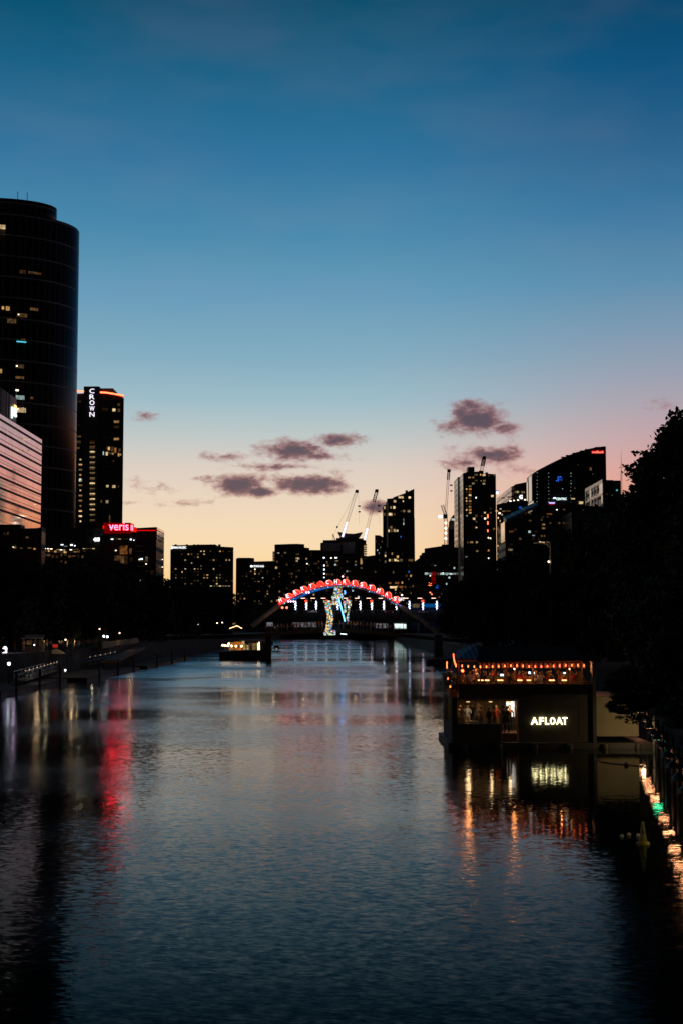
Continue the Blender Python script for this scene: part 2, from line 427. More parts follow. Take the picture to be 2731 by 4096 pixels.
FA_TOWER = facade('curtain_wall_dark', (.26, .26, .27), (.012, .014, .017), 3.2, 7.2, .05, .07, .28, 0, .5, .16)
FA_HOTEL = facade('hotel_facade', (.035, .03, .027), (.012, .012, .012), 3.4, 3.2, .3, .4, .3)
FA_OFF = facade('office_facade', (.035, .032, .03), (.012, .012, .013), 2.2, 3.6, .12, .35, .25)
FA_RES = facade('residential_facade', (.04, .036, .033), (.012, .012, .012), 3.0, 3.1, .35, .45, .4)
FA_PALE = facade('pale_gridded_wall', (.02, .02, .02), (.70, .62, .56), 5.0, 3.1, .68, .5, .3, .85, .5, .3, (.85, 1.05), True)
FA_SWEEP = facade('dark_glass_wall', (.035, .035, .038), (.012, .013, .015), 3.2, 3.8, .06, .10, .28, 0, .5, .16)
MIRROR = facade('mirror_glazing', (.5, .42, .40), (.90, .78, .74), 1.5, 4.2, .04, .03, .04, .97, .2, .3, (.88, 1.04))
MIRROR2 = mat('reflective_glass', (.8, .74, .68), .12, .92, .12, .3)
PALE = mat('pale_panel', (.42, .40, .38), .45, .35, .12, .3)
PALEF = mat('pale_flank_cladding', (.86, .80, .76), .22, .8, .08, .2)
GREYP = mat('grey_cladding', (.20, .19, .19), .6)

# --- 1. tall oval tower at the left edge
t = thing('skyscraper', 'tallest dark tower at the left edge, oval with a stepped curved top', 'skyscraper', (P(-60, 2300, 500).x, 500, 4))
c0 = P(-60, 1500, 500); H1 = P(307, 922, 500).z; H2 = P(217, 835, 500).z; X1 = P(307, 1500, 500).x; X2 = P(217, 1500, 500).x
R1, R2 = X1 - c0.x, X2 - c0.x
MB().lathe([(R1, 0), (R1, H1 - 4), (R1 - .3, H1 - 3.9)], (c0.x, 500, 4), 72, 1, .75).build('facade', FA_TOWER, t, True)
MB().lathe([(R2, 0), (R2, H2 - H1), (R2 - .3, H2 - H1 + .1)], (c0.x, 500, H1 + .01), 64, 1, .55).build('penthouse', FA_TOWER, t, True)
for px, py in ((-20, 788), (72, 784), (110, 787)):
    q = P(px, py + 16, 490); MB().tube([(q.x, 490, H2 - 1), (q.x, 490, q.z + 3.0)], .12, 5).build('antenna', DARK, t)
TY = 500 - R1 * .75
def oval_window(px, py, w, h, m):
    q = P(px, py, 480); dx = (q.x - c0.x) / R1
    y = 500 - .75 * R1 * math.sqrt(max(.02, 1 - dx * dx)) - .1
    a, b = P(px - w / 2, py - h / 2, y), P(px + w / 2, py + h / 2, y)
    xm, hw = (a.x + b.x) / 2, (b.x - a.x) / 2
    dy = .75 * (xm - c0.x) / max(.1, math.sqrt(max(.02, 1 - dx * dx))) / R1 * hw   # follow the curve
    mb = MB().hexa([(a.x, y - dy - .12, b.z), (b.x, y + dy - .12, b.z), (b.x, y + dy + .3, b.z), (a.x, y - dy + .3, b.z)],
                   [(a.x, y - dy - .12, a.z), (b.x, y + dy - .12, a.z), (b.x, y + dy + .3, a.z), (a.x, y - dy + .3, a.z)])
    mb.build('window', m, t)
OW = [(8, 907, 26, 16, WIN_Y), (92, 1087, 20, 13, WIN_D), (140, 1092, 44, 9, WIN_D), (222, 1164, 22, 15, WIN_Y), (266, 1080, 26, 8, WIN_D), (219, 1049, 3, 3, SPOT),
      (13, 1231, 7, 11, WIN_W), (32, 1233, 12, 15, WIN_W), (138, 1237, 28, 11, WIN_D), (90, 1261, 36, 14, WIN_W), (76, 1258, 4, 4, SPOT), (97, 1260, 4, 4, SPOT), (48, 1284, 32, 16, WIN_W),
      (203, 1267, 9, 9, WIN_D), (218, 1268, 12, 8, WIN_D), (201, 1341, 10, 9, WIN_Y), (222, 1341, 26, 8, WIN_W), (240, 1340, 4, 4, SPOT), (94, 1358, 14, 6, WIN_D), (87, 1367, 34, 4, emat('teal_strip_light', (.1, .75, .9), 1.0, False)),
      (211, 1393, 6, 6, SPOT), (227, 1396, 18, 12, WIN_W), (245, 1398, 10, 14, WIN_D), (230, 1390, 5, 5, SPOT), (169, 1420, 12, 16, WIN_Y), (217, 1422, 14, 18, WIN_D), (266, 1424, 6, 5, SPOTC),
      (80, 1465, 30, 14, WIN_W), (69, 1464, 5, 5, SPOT), (3, 1484, 10, 16, WIN_W), (80, 1510, 30, 9, WIN_D), (198, 1518, 12, 16, WIN_D), (216, 1519, 10, 12, WIN_W), (270, 1518, 30, 14, WIN_D), (262, 1544, 12, 12, WIN_D),
      (280, 1553, 5, 5, SPOT), (70, 1561, 10, 5, SPOT), (82, 1590, 30, 16, WIN_C), (129, 1592, 10, 9, WIN_D), (82, 1640, 40, 18, WIN_Y), (94, 1634, 5, 5, SPOT), (72, 1636, 5, 5, SPOT), (80, 1622, 24, 6, WIN_D), (196, 1617, 12, 12, WIN_D), (210, 1645, 10, 18, WIN_D), (195, 1645, 8, 16, WIN_D), (238, 1639, 5, 4, SPOT),
      (235, 1671, 24, 10, WIN_D), (218, 1771, 22, 12, WIN_D), (195, 1766, 8, 7, WIN_D), (222, 1842, 28, 9, WIN_C), (216, 1853, 16, 5, SPOTC), (223, 1814, 5, 4, SPOTC), (244, 1828, 6, 6, SPOTC), (198, 1822, 14, 14, WIN_D), (175, 1824, 14, 10, WIN_D),
      (213, 1878, 6, 6, SPOTC), (197, 1870, 4, 4, SPOT), (176, 1899, 14, 12, WIN_Y), (194, 1896, 8, 14, WIN_D), (214, 1895, 10, 14, WIN_D), (264, 1951, 8, 16, WIN_C), (262, 1969, 7, 5, WIN_C), (222, 1970, 34, 16, WIN_D), (257, 2026, 6, 5, WIN_D), (277, 1985, 4, 10, WIN_D)]
for w in OW: oval_window(*w)

# --- 2. mirror glass office block running along the left bank (long face looks across the river)
XP = P(165, 2000, 330).x
pt = P(165, 1757, 330).z
t = thing('office_block', 'mirror glass office block at left reflecting the pink and orange sky', 'office building', (XP - 15, 280, 4))
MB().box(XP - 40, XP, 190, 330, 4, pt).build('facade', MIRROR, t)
FIN = mat('fin', (.01, .01, .011), .7)
NF = 10
def ztop(y): return P(165, y, 330).z
for yy in (1778, 1820, 1863, 1901, 1940, 1979, 2017, 2055, 2094):
    z = ztop(yy); MB().box(XP - 39, XP + .10, 189.5, 330.6, z - .22, z + .22).build('louvre', FIN, t)
for yy in (1758, 1803, 1845, 1888, 1926, 1965, 2004, 2041, 2079):
    z = ztop(yy); MB().box(XP + .001, XP + .03, 190, 330.2, z - .04, z + .04).build('mullion', FIN, t)
# plant room box with two signs
def onx(px, py, xw):             # depth where a sight line meets the plane X = xw
    d = ray(px, py); k = xw / d.x; return Vector((0, 0, CAMZ)) + d * k
XB = XP - 1.5
bx_far = onx(67, 1650, XB).y; zt_ = onx(67, 1622, XB).z
MB().box(XB - 18, XB, 250, bx_far, pt, zt_ + 1.5).build('plant_room', GREYP, t)
for a, b in ((37, 40.5), (27, 31)):
    y0, y1 = onx(a, 1650, XB).y, onx(b, 1650, XB).y
MB().box(XB, XB + .12, onx(24, 1640, XB).y, onx(28, 1640, XB).y, pt + .6, zt_ + 1.45).build('shadow_gap', FIN, t)
MB().box(XB, XB + .12, onx(35.5, 1640, XB).y, onx(39, 1640, XB).y, pt + .6, zt_ + 1.45).build('shadow_gap', FIN, t)
MB().box(XB, XB + .12, onx(2, 1640, XB).y, onx(17, 1640, XB).y, pt + .6, zt_ + 1.45).build('shadow_gap', FIN, t)
MB().box(XB - 17, XB + .3, 250, bx_far - .4, pt + .02, pt + .8).build('roof_gap', FIN, t)
PWC_O = emat('orange_sign_light', (1, .45, .12), 3.5, False)
def on_side(root, name, mb_pts, m, t_=.2):
    q = [onx(px, py, XB + .1) for px, py in mb_pts]
    MB().prism(q, (t_, 0, 0)).build(name, m, root)
on_side(t, 'sign_emblem', [(58, 1650), (58, 1619), (64, 1624), (66, 1634), (66, 1652)], PWC_O)
on_side(t, 'sign_emblem', [(53, 1648), (53, 1645), (58, 1648), (58, 1651)], PWC_O)
a, b = onx(44, 1672, XB), onx(62, 1672, XB)
me = text_data('pwc', b.y - a.y, 2.5, emat('pale_green_sign', (.8, 1, .92), 2.2, False), .03, .25)
o = link('sign_lettering', me, t, Vector((XB + .25, (a.y + b.y) / 2, onx(52, 1677, XB).z)) - worg(t)); o.rotation_euler = (0, 0, math.pi / 2)
for px, py, w in ((98, 1757, 8), (110, 1757, 6), (116, 1757, 4), (92, 1751, 4), (97, 1800, 8), (110, 1800, 6), (118, 1800, 5), (75, 1800, 4), (143, 2017, 5)):
    q0, q1 = onx(px - w / 2, py, XP + .12), onx(px + w / 2, py, XP + .12)
    MB().box(XP - .1, XP + .06, q0.y, q1.y, q0.z - .08, q0.z + .08).build('ceiling_light', WIN_Y, t)

t = building('riverside_building', 'dark low riverside building in front of the mirror glass block', [(-100, 2098), (84, 2098), (86, 2114), (150, 2112), (166, 2108), (168, 2112)], 268, 3.5, FA_OFF, skew=False)
for x, y, w, h, m in ((20, 2136, 8, 14, WIN_D), (34, 2134, 5, 12, WIN_D), (110, 2150, 10, 6, WIN_D), (60, 2190, 12, 6, WIN_Y), (88, 2193, 10, 5, WIN_W), (120, 2192, 14, 5, WIN_D), (30, 2192, 16, 5, WIN_D), (56, 2188, 5, 3, SPOT), (140, 2196, 8, 6, WIN_O)): wlist(t, 268, [(x, y, w, h, m)])
# --- 3. hotel tower with the vertical lettering
t = building('hotel_tower', 'dark hotel tower with vertical white letters and red neon roofline', [(285, 1576), (345, 1573), (455, 1573), (478, 1582), (497, 1592)], 900, 40, FA_HOTEL, 'hotel')
A, B = P(337, 1546, 899), P(398, 1573, 899)
MB().box(A.x, B.x, 898.5, 925, P(337, 2100, 899).z, A.z).build('core_slab', DCONC, t)
A, B = P(398, 1552, 900), P(452, 1573, 900)
MB().box(B.x - 10, B.x, 901, 925, B.z - .5, A.z).build('plant_room', DCONC, t)
for i, ch in enumerate('CROWN'):
    y = 1554 + i * 23.4
    ptext(t, 'letter', ch, 360, y + 1, 379, y + 19, 898.4, emat('violet_white_letters', (.9, .85, 1), 1.8, False), -.008, .3)
a, b = P(296, 1564, 899), P(339, 1566, 899); MB().tube([a, b], .55, 6).build('neon_tube', NEON, t)
q = [P(x, y, 899) for x, y in ((402, 1569), (430, 1571), (460, 1576), (482, 1580), (496, 1583))]; MB().tube(q, .55, 6).build('neon_tube', NEON, t)
q = [P(x, y, 899.3) for x, y in ((402, 1572), (440, 1575), (482, 1584), (497, 1588))]; MB().tube(q, .3, 6).build('neon_tube', RED_HALO, t)
for k in range(16):
    y = 1765 + k * 21; m = WIN_Y if k > 1 else WIN_D
    wlist(t, 898.3, [(371, y, 20, 5, m), (370, y + 6, 18, 3, WIN_D)])
for k in range(13):
    wlist(t, 899.8, [(323, 1838 + k * 20.6, 13 if k % 3 else 6, 6, random.choice([WIN_W, WIN_Y]))])
wlist(t, 899.8, [(312, 1606, 26, 7, WIN_D), (318, 1700, 12, 6, WIN_D), (318, 1746, 14, 6, WIN_D), (312, 1768, 24, 10, WIN_W), (310, 1792, 20, 8, WIN_D), (322, 1920, 8, 12, WIN_C),
      (458, 1593, 7, 6, WIN_D), (477, 1619, 9, 10, WIN_D), (421, 1637, 22, 10, WIN_D), (457, 1640, 11, 11, WIN_Y), (477, 1641, 9, 13, WIN_D), (467, 1687, 20, 9, WIN_W), (467, 1708, 20, 9, WIN_D), (467, 1756, 20, 9, WIN_W), (454, 1592, 5, 5, WIN_D), (423, 1752, 4, 5, WIN_D),
      (430, 1793, 6, 12, WIN_W), (437, 1794, 8, 14, WIN_W), (451, 1796, 10, 18, WIN_W), (463, 1801, 7, 20, WIN_O), (480, 1800, 9, 14, WIN_W), (429, 1815, 8, 14, WIN_Y), (452, 1815, 8, 8, WIN_W), (476, 1819, 6, 13, WIN_W), (484, 1819, 4, 8, WIN_W), (415, 1813, 4, 14, WIN_C), (441, 1813, 7, 5, WIN_W), (455, 1843, 6, 7, WIN_D),
      (431, 1945, 9, 9, WIN_Y), (457, 1946, 13, 10, WIN_Y), (475, 1946, 5, 9, WIN_D), (430, 2007, 10, 12, WIN_Y), (407, 2006, 5, 10, WIN_D), (440, 2080, 4, 40, WIN_D)])

# --- 4. low dark podium in front of the towers, with a row of lit shop windows
t = building('podium_building', 'long low dark casino podium with a row of amber lit windows', [(-420, 2136), (0, 2128), (84, 2120), (86, 2114), (150, 2110), (440, 2112), (440, 2132), (480, 2140)], 430, 40, FA_OFF, skew=False)
for x in range(12, 385, 13):
    yb = 2200 + 3 * math.sin(x)
    if random.random() < .8: wlist(t, 430, [(x, yb - 3, random.uniform(6, 12), 2.2, SPOT if random.random() < .3 else WIN_Y)])
    if random.random() < .75: wlist(t, 430, [(x + 3, yb + 6, random.uniform(5, 11), random.uniform(4, 8), random.choice([WIN_W, WIN_O, WIN_D, WIN_D]))])
wlist(t, 430, [(38, 2231, 4, 9, WIN_C), (50, 2231, 3, 9, WIN_C), (61, 2230, 4, 9, WIN_C), (102, 2259, 14, 12, WIN_D), (250, 2179, 10, 3, SPOTC), (264, 2185, 12, 3, WIN_C), (288, 2180, 9, 5, SPOTC), (301, 2183, 4, 4, SPOTC), (246, 2245, 10, 7, WIN_D), (264, 2250, 6, 9, WIN_D), (55, 2190, 8, 4, WIN_C)])
wlist(t, 430, [(x, 2222 + random.uniform(-4, 8), random.uniform(6, 14), random.uniform(5, 12), WIN_D) for x in range(60, 340, 17)])

# --- 5. office with the red rooftop sign
t = building('office_block', 'black glass office with a glowing red rooftop sign', [(400, 2150), (420, 2134), (520, 2134), (546, 2124), (547, 2112), (627, 2108)], 410, 18, FA_OFF, 'office building', skew=False)
A, B = P(417, 2091, 409), P(523, 2133, 409)
sb = MB().box(A.x, B.x, 409, 416, B.z, A.z).build('sign_box', RED_PANEL, t)  # box panel emits red itself, standing for the letters' glow on it
ptext(sb, 'sign_lettering', 'veris', 438, 2091, 516, 2121, 408.9, RED_SIGN, .0, .3, .2)
A, B = P(523.5, 2094, 409), P(546, 2130, 409)
d_ = 409 * ((CX - 523.5) / (CX - 546) - 1)
MB().prism([P(524, 2092, 409.2), P(535, 2095, 409.2), P(535, 2127, 409.2), P(524, 2124, 409.2)], (0, .6, 0)).build('sign_side', emat('orange_red_glow', (1, .12, .04), .8, False), t)
ptext(t, 'sign_lettering', 'rs', 525, 2101, 533, 2122, 409.1, RED_SIGN, .03, .2, .1)
MB().prism([P(535.2, 2108, 409.3), P(546, 2109, 409.3), P(546, 2129, 409.3), P(535.2, 2126, 409.3)], (0, .6, 0)).build('sign_side', RED_HALO, t)
ppane(t, 'sign_edge', 413, 2102, 418.5, 2115, 409, RED_HALO)
# its right hand wing with a corner of reflecting glass
XW = P(627, 2150, 410).x
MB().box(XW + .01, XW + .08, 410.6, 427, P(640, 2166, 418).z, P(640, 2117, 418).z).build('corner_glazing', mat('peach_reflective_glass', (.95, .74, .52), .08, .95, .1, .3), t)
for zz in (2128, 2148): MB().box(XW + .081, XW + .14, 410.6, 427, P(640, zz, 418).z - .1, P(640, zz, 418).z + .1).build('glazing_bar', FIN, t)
MB().tube([P(545, 2122, 409.6), P(625, 2122, 409.6)], .12, 5).build('red_strip', RED_HALO, t)
wlist(t, 410, [(450, 2157, 9, 3, SPOTC), (466, 2155, 6, 3, WIN_Y), (480, 2156, 11, 4, WIN_Y), (496, 2156, 5, 2, WIN_D), (508, 2156, 9, 2, WIN_D), (525, 2158, 6, 5, SPOTC), (537, 2161, 3, 3, SPOTC)])
for k in range(6):
    wlist(t, 410, [(580 + random.uniform(-30, 20), 2185 + k * 20, random.uniform(20, 34), 1.6, WIN_D)])
OR = mat('orange_reflection_glass', (.8, .62, .42), .1, .95, .3, .25)
A = [P(481, 2181, 409.6), P(512, 2190, 409.6), P(512, 2222, 409.6), P(481, 2215, 409.6)]
wlist(t, 410, [(496, 2200, 30, 34, WIN_O), (524, 2205, 9, 22, WIN_O), (490, 2238, 16, 28, WIN_D), (505, 2240, 14, 34, WIN_D), (527, 2238, 10, 16, WIN_D), (470, 2232, 22, 20, WIN_D), (588, 2236, 9, 18, WIN_Y), (568, 2236, 8, 5, SPOTC), (559, 2238, 4, 4, SPOT), (611, 2290, 12, 18, WIN_D), (586, 2256, 5, 3, SPOT), (465, 2202, 5, 3, SPOT)])
for x in range(622, 656, 5): wlist(t, 424, [(x, 2240 + 2 * math.sin(x), 3.5, 2.4, SPOT), (x, 2268 + 2 * math.cos(x), 3.5, 2.4, SPOT), (x - 2, 2329, 3.5, 2.4, SPOT)])
for i, x in enumerate(range(526, 590, 6)): wlist(t, 410, [(x, 2326 + 6 * math.sin(i * 1.9), 3.4, 2.6, SPOT), (x + 2, 2338 + 6 * math.sin(i * 2.3), 3, 2.4, SPOT if i % 2 else WIN_Y)])
wlist(t, 408, [])
# two white box signs on the podium corner
t = thing('wall_sign', 'white illuminated wall sign with a disc and three bars on the dark podium', 'sign', P(391, 2165, 428.5))
c = P(383, 2158, 428.5); MB().prism([c + Vector((math.cos(a) * .55, 0, math.sin(a) * .55)) for a in [k * .4488 for k in range(14)]], (0, .3, 0)).build('disc', WHITE_SIGN, t)
for x in (392, 397, 402): ppane(t, 'bar', x - 2.2, 2151, x + 2.2, 2165, 428.5, WHITE_SIGN)
t = thing('wall_sign', 'small slanted white lettered sign right of the disc and bars sign', 'sign', P(428, 2168, 428.5))
me = text_data('UEUE', 1.95, 1.0, WHITE_SIGN, .03, .2)
o = link('lettering', me, t, (0, -.2, .1)); o.rotation_euler = (0, math.radians(14), math.radians(-25))

# --- 6. hotel slab with the white sign at its top left corner
t = building('hotel_block', 'wide flat topped hotel slab with many small amber windows', [(683, 2198), (690, 2197), (690, 2181), (760, 2180), (810, 2178), (862, 2178), (878, 2186), (935, 2189)], 650, 22, FA_HOTEL, 'hotel')
ptext(t, 'sign_lettering', 'PAN PACIFIC', 698, 2186, 746, 2194.5, 649.8, WHITE_SIGN, -.005, .3)
ppane(t, 'sign_emblem', 688.5, 2186, 695, 2194, 649.8, WHITE_SIGN)
for i in range(20):
    for j in range(12):
        cnt = LIT.get(t.name, 0)
        if cnt > 92: break
        pr = .42 if i in (8, 10, 14) else .19
        if random.random() < pr:
            x = 692 + i * 12.6; y = 2205 + j * 11.8
            wlist(t, 650, [(x, y, random.choice([4.5, 5, 6.5]), random.choice([4, 5]), random.choice([WIN_W, WIN_W, WIN_Y, WIN_D, WIN_D, WIN_D]))])
for x in (700, 745, 775, 790, 842, 856, 876): MB().box(*(lambda a: (a.x - .5, a.x + .5, 655, 657, a.z - .6, a.z + .35))(P(x, 2179, 652))).build('roof_vent', DARK, t)
for k in range(7): wlist(t, 650, [(845 + k * 12, 2344, 8, 3, WIN_Y)])

# --- 7. hotel with the disc sign
t = building('hotel_block', 'lower dark hotel with a white disc and name sign, right of the wide slab', [(945, 2236), (952, 2231), (1000, 2231), (1018, 2233), (1018, 2246), (1085, 2244), (1102, 2243)], 870, 22, FA_HOTEL, 'hotel')
ptext(t, 'sign_lettering', 'CROWNE PLAZA', 1014, 2261, 1057, 2268.5, 869.8, WHITE_SIGN, -.005, .3)
c = P(1007, 2265, 869.6); MB().prism([c + Vector((math.cos(a) * .85, 0, math.sin(a) * .6)) for a in [k * .4488 for k in range(14)]], (0, .3, 0)).build('sign_disc', WHITE_SIGN, t)
lit(t, 870, 950, 1100, 2280, 2420, 18, 14, .13, [WIN_D, WIN_D, WIN_D, WIN_W])
wlist(t, 870, [(1021, 2277, 4, 4, SPOT), (1052, 2311, 4, 3, WIN_C), (1035, 2326, 10, 3, WIN_W), (1012, 2314, 5, 3, WIN_W), (1021, 2325, 5, 3, WIN_W)])

# --- 8. stepped block
t = building('apartment_block', 'stepped dark apartment block with side balconies between two hotels', [(1099, 2178), (1150, 2176), (1186, 2175), (1218, 2177), (1218, 2190), (1238, 2192), (1238, 2200), (1284, 2200)], 900, 24, FA_RES, 'apartment building')
for k in range(7): MB().box(*(lambda a: (a.x - .8, a.x + .5, 900, 904, a.z - .35, a.z + .35))(P(1096, 2208 + k * 6.2, 900))).build('balcony', DCONC, t)
lit(t, 900, 1104, 1280, 2205, 2420, 18, 18, .13, [WIN_D, WIN_D, WIN_W, WIN_D])
wlist(t, 900, [(1113, 2212, 9, 4, WIN_C), (1142, 2211, 6, 5, WIN_Y), (1191, 2217, 12, 5, WIN_W), (1191, 2234, 14, 7, WIN_Y), (1188, 2244, 8, 4, WIN_W), (1229, 2255, 5, 3, SPOT), (1263, 2254, 16, 5, WIN_W), (1105, 2271, 8, 8, WIN_W)])

# --- 9. construction site with a flared roof, cranes
t = building('tower_under_construction', 'half built tower with pale hoarding panels and a flared roof canopy', [(1282, 2172), (1292, 2170), (1292, 2161), (1345, 2160), (1345, 2152), (1455, 2154), (1455, 2180)], 880, 24, FA_OFF, 'building')
MB().prism([P(x, y, 879) for x, y in ((1366, 2152), (1351, 2127), (1390, 2134), (1415, 2135), (1449, 2128), (1433, 2152))], (0, 16, 0)).build('flared_canopy', DARK, t)
HOARD = mat('hoarding', (.30, .28, .30), .8)
ppane(t, 'hoarding_panel', 1287, 2172, 1362, 2205, 879.8, HOARD, .3)
ppane(t, 'hoarding_panel', 1369, 2168, 1419, 2215, 879.7, HOARD, .3)
lit(t, 880, 1290, 1450, 2240, 2420, 14, 14, .14, [WIN_D, WIN_D, WIN_W, WIN_C])
wlist(t, 880, [(1296, 2231, 7, 4, SPOTC), (1325, 2232, 5, 4, SPOT), (1344, 2231, 10, 4, SPOTC), (1308, 2249, 6, 9, WIN_Y), (1347, 2244, 12, 6, WIN_Y), (1444, 2245, 8, 24, WIN_W), (1346, 2260, 12, 7, WIN_D),
      (1297, 2262, 4, 7, SPOTC), (1297, 2278, 4, 7, SPOTC), (1297, 2295, 4, 6, SPOTC), (1297, 2310, 4, 4, SPOTC), (1311, 2262, 8, 4, WIN_O), (1360, 2174, 3, 3, SPOT)])

def lattice(mb, a, b, w, n, r=.06, wd=None):
    a, b = Vector(a), Vector(b); d = (b - a).normalized(); wd = wd or w
    sx = d.cross(Vector((0, 1, 0))).normalized() * w / 2; sy = Vector((0, 1, 0)) * wd / 2
    cs = [sx + sy, sx - sy, -sx - sy, -sx + sy]
    for c in cs: mb.tube([a + c, b + c], r, 4)
    for i in range(n):
        p, q = a + (b - a) * i / n, a + (b - a) * (i + 1) / n
        for k in range(4):
            c0, c1 = cs[k], cs[(k + 1) % 4]
            mb.tube([p + c0, q + c1] if i % 2 else [p + c1, q + c0], r * .6, 3)
    return mb
JIB_R = mat('red_crane_steel', (.42, .12, .07), .5)
JIB_W = mat('white_crane_steel', (.6, .5, .45), .5)
ORANGE = mat('orange_crane_steel', (.55, .2, .05), .5)
LATLIT = emat('crane_worklight', (1, .78, .6), 4.0, False)
def crane(label, base, jib0, jib1, Y, jm, w=1.5, mast=True, mast_top=None, n=22, sign=None, hook=True, mm=None, dark_tip=.0):
    r = thing('tower_crane', label, 'crane', P(base[0], base[1], Y), 'tower cranes on the skyline')
    a, b = P(*jib0, Y), P(*jib1, Y)
    lattice(MB(), a, b, w, n, .065).build('jib', jm, r)
    MB().box(b.x - .9, b.x + 1.1, Y - .8, Y + .8, b.z - .8, b.z + 1.0).build('jib_head', DARK, r)
    if dark_tip:
        c = a + (b - a) * (1 - dark_tip); lattice(MB(), c, b, w * 1.02, int(n * dark_tip) + 1, .22).build('jib_tip', DARK, r)
    if mast: lattice(MB(), P(base[0], base[1], Y), P(*(mast_top or jib0), Y), 2.0, 14, .13).build('mast', mm or ORANGE, r)
    MB().box(a.x - 1.6, a.x + 1.0, Y - 1.3, Y + 1.3, a.z - 2.2, a.z + .4).build('cab', DARK, r)
    if hook:
        h = b + Vector((1.4, 0, -9)); MB().tube([b + Vector((1, 0, 0)), b + Vector((1.5, 0, -20))], .05, 3).build('hoist_cable', DARK, r)
        MB().box(h.x - .7, h.x + .9, Y - .3, Y + .3, h.z - .5, h.z + .4).box(h.x - .6, h.x + .9, Y - .3, Y + .3, h.z - 4, h.z - 3.2).build('hook_block', DARK, r)
    if sign:
        s0, s1, col = sign; p, q = a + (b - a) * s0, a + (b - a) * s1
        d = (q - p).normalized(); sd = d.cross(Vector((0, 1, 0))).normalized() * w * .42
        MB().prism([p - sd + Vector((0, -w * .7, 0)), p + sd + Vector((0, -w * .7, 0)), q + sd + Vector((0, -w * .7, 0)), q - sd + Vector((0, -w * .7, 0))], (0, .15, 0)).build('lit_banner', col, r)
    return r
CRSIGN = emat('crane_banner_light', (.82, .8, 1), 1.5, False)
VIOL = emat('violet_banner_light', (.25, .1, 1), 1.2, False)
c = crane('pale luffing crane leaning right above the flared roof, left of a pair', (1362, 2180), (1368, 2152), (1426, 1966), 876, JIB_R, 1.6, True, (1368, 2152), 26, (.02, .34, CRSIGN))
MB().tube([P(1330, 2150, 876), P(1349, 2108, 876), P(1424, 1968, 876)], .06, 3).build('stay_cable', DARK, c)
MB().box(*(lambda a: (a.x - .5, a.x + .5, 875.5, 876.5, a.z - .6, a.z + .6))(P(1349, 2108, 876))).build('pendant_block', DARK, c)
MB().tube([P(1340, 2160, 876), P(1332, 2136, 876)], .25, 4).tube([P(1332, 2136, 876), P(1330, 2160, 876)], .12, 4).build('counter_frame', DARK, c)
c = crane('dark tipped luffing crane rising beside the slanted roof tower, right of a pair', (1454, 2240), (1456, 2164), (1505, 1964), 872, JIB_R, 1.6, True, (1456, 2164), 26, (.02, .25, CRSIGN), True, None, .22)
for k in range(7): MB().box(*(lambda a: (a.x - 1.6, a.x + 1.6, 870, 873, a.z - .25, a.z + .25))(P(1456, 2180 + k * 9, 872))).build('mast_platform', ORANGE, c)

# --- 10. tower with the slanted roof and its neighbour
t = building('apartment_tower', 'tall dark tower with a roof slanting up to the right, centre of skyline', [(1530, 2030), (1534, 2020), (1542, 2019), (1542, 2008), (1546, 2008), (1546, 1995), (1570, 1993), (1572, 1989), (1620, 1972), (1620, 1961), (1629, 1961), (1629, 1967), (1655, 1955)], 935, 26, FA_RES, 'apartment building')
MB().prism([P(1655, 2070, 935.3), P(1656.5, 2072, 935.3), P(1658.5, 2300, 935.3), P(1655, 2300, 935.3)], (0, 20, 0)).build('side_wall', FA_RES, t)
MB().tube([P(1548, 2010, 933.6), P(1549, 2190, 933.6)], .5, 6).build('edge_pipe', PALE, t)
wlist(t, 935, [(1602, 1989, 20, 9, WIN_Y), (1637, 1990, 9, 8, WIN_Y), (1578, 2005, 10, 9, WIN_Y), (1611, 2005, 4, 6, WIN_Y), (1537, 2031, 5, 11, WIN_Y), (1562, 2030, 5, 9, WIN_W), (1575, 2030, 9, 10, WIN_Y), (1537, 2057, 5, 10, WIN_Y), (1560, 2057, 14, 10, WIN_Y), (1576, 2057, 6, 8, WIN_W), (1603, 2045, 3, 7, WIN_D), (1614, 2044, 9, 9, WIN_Y), (1634, 2045, 11, 9, WIN_Y), (1613, 2080, 4, 12, WIN_C), (1613, 2095, 4, 9, WIN_C),
      (1563, 2109, 9, 10, WIN_Y), (1577, 2110, 7, 7, WIN_D), (1554, 2123, 5, 10, WIN_Y), (1564, 2123, 7, 10, WIN_Y), (1577, 2122, 9, 11, WIN_Y), (1588, 2123, 7, 8, WIN_Y), (1540, 2211, 5, 7, WIN_Y), (1540, 2223, 5, 9, WIN_Y), (1540, 2247, 5, 10, WIN_Y), (1556, 2214, 4, 8, WIN_D), (1567, 2215, 5, 9, WIN_W), (1606, 2215, 4, 8, WIN_D), (1589, 2227, 8, 10, WIN_W), (1557, 2241, 6, 9, WIN_Y), (1566, 2241, 6, 10, WIN_Y), (1580, 2240, 11, 9, WIN_Y), (1589, 2243, 10, 6, WIN_Y), (1604, 2241, 10, 10, WIN_Y), (1641, 2241, 18, 10, WIN_W), (1602, 2147, 4, 6, emat('blue_window', (.05, .2, 1), .6, False))])
lit(t, 935, 1550, 1655, 2255, 2420, 12, 12, .12, [WIN_D, WIN_D, WIN_W])
wlist(t, 935, [(1558, 2332, 10, 7, WIN_O), (1586, 2332, 16, 7, WIN_O), (1572, 2349, 28, 8, WIN_Y), (1603, 2348, 14, 8, WIN_O), (1620, 2348, 7, 9, WIN_W), (1639, 2349, 12, 8, WIN_D), (1634, 2287, 4, 8, MATS['blue_window'])])
t = building('apartment_tower', 'slim dark tower tucked behind the slanted roof tower', [(1498, 2141), (1517, 2141), (1531, 2149)], 950, 20, FA_OFF, 'building')
lit(t, 950, 1499, 1530, 2160, 2300, 5, 12, .12, [WIN_D, WIN_C])
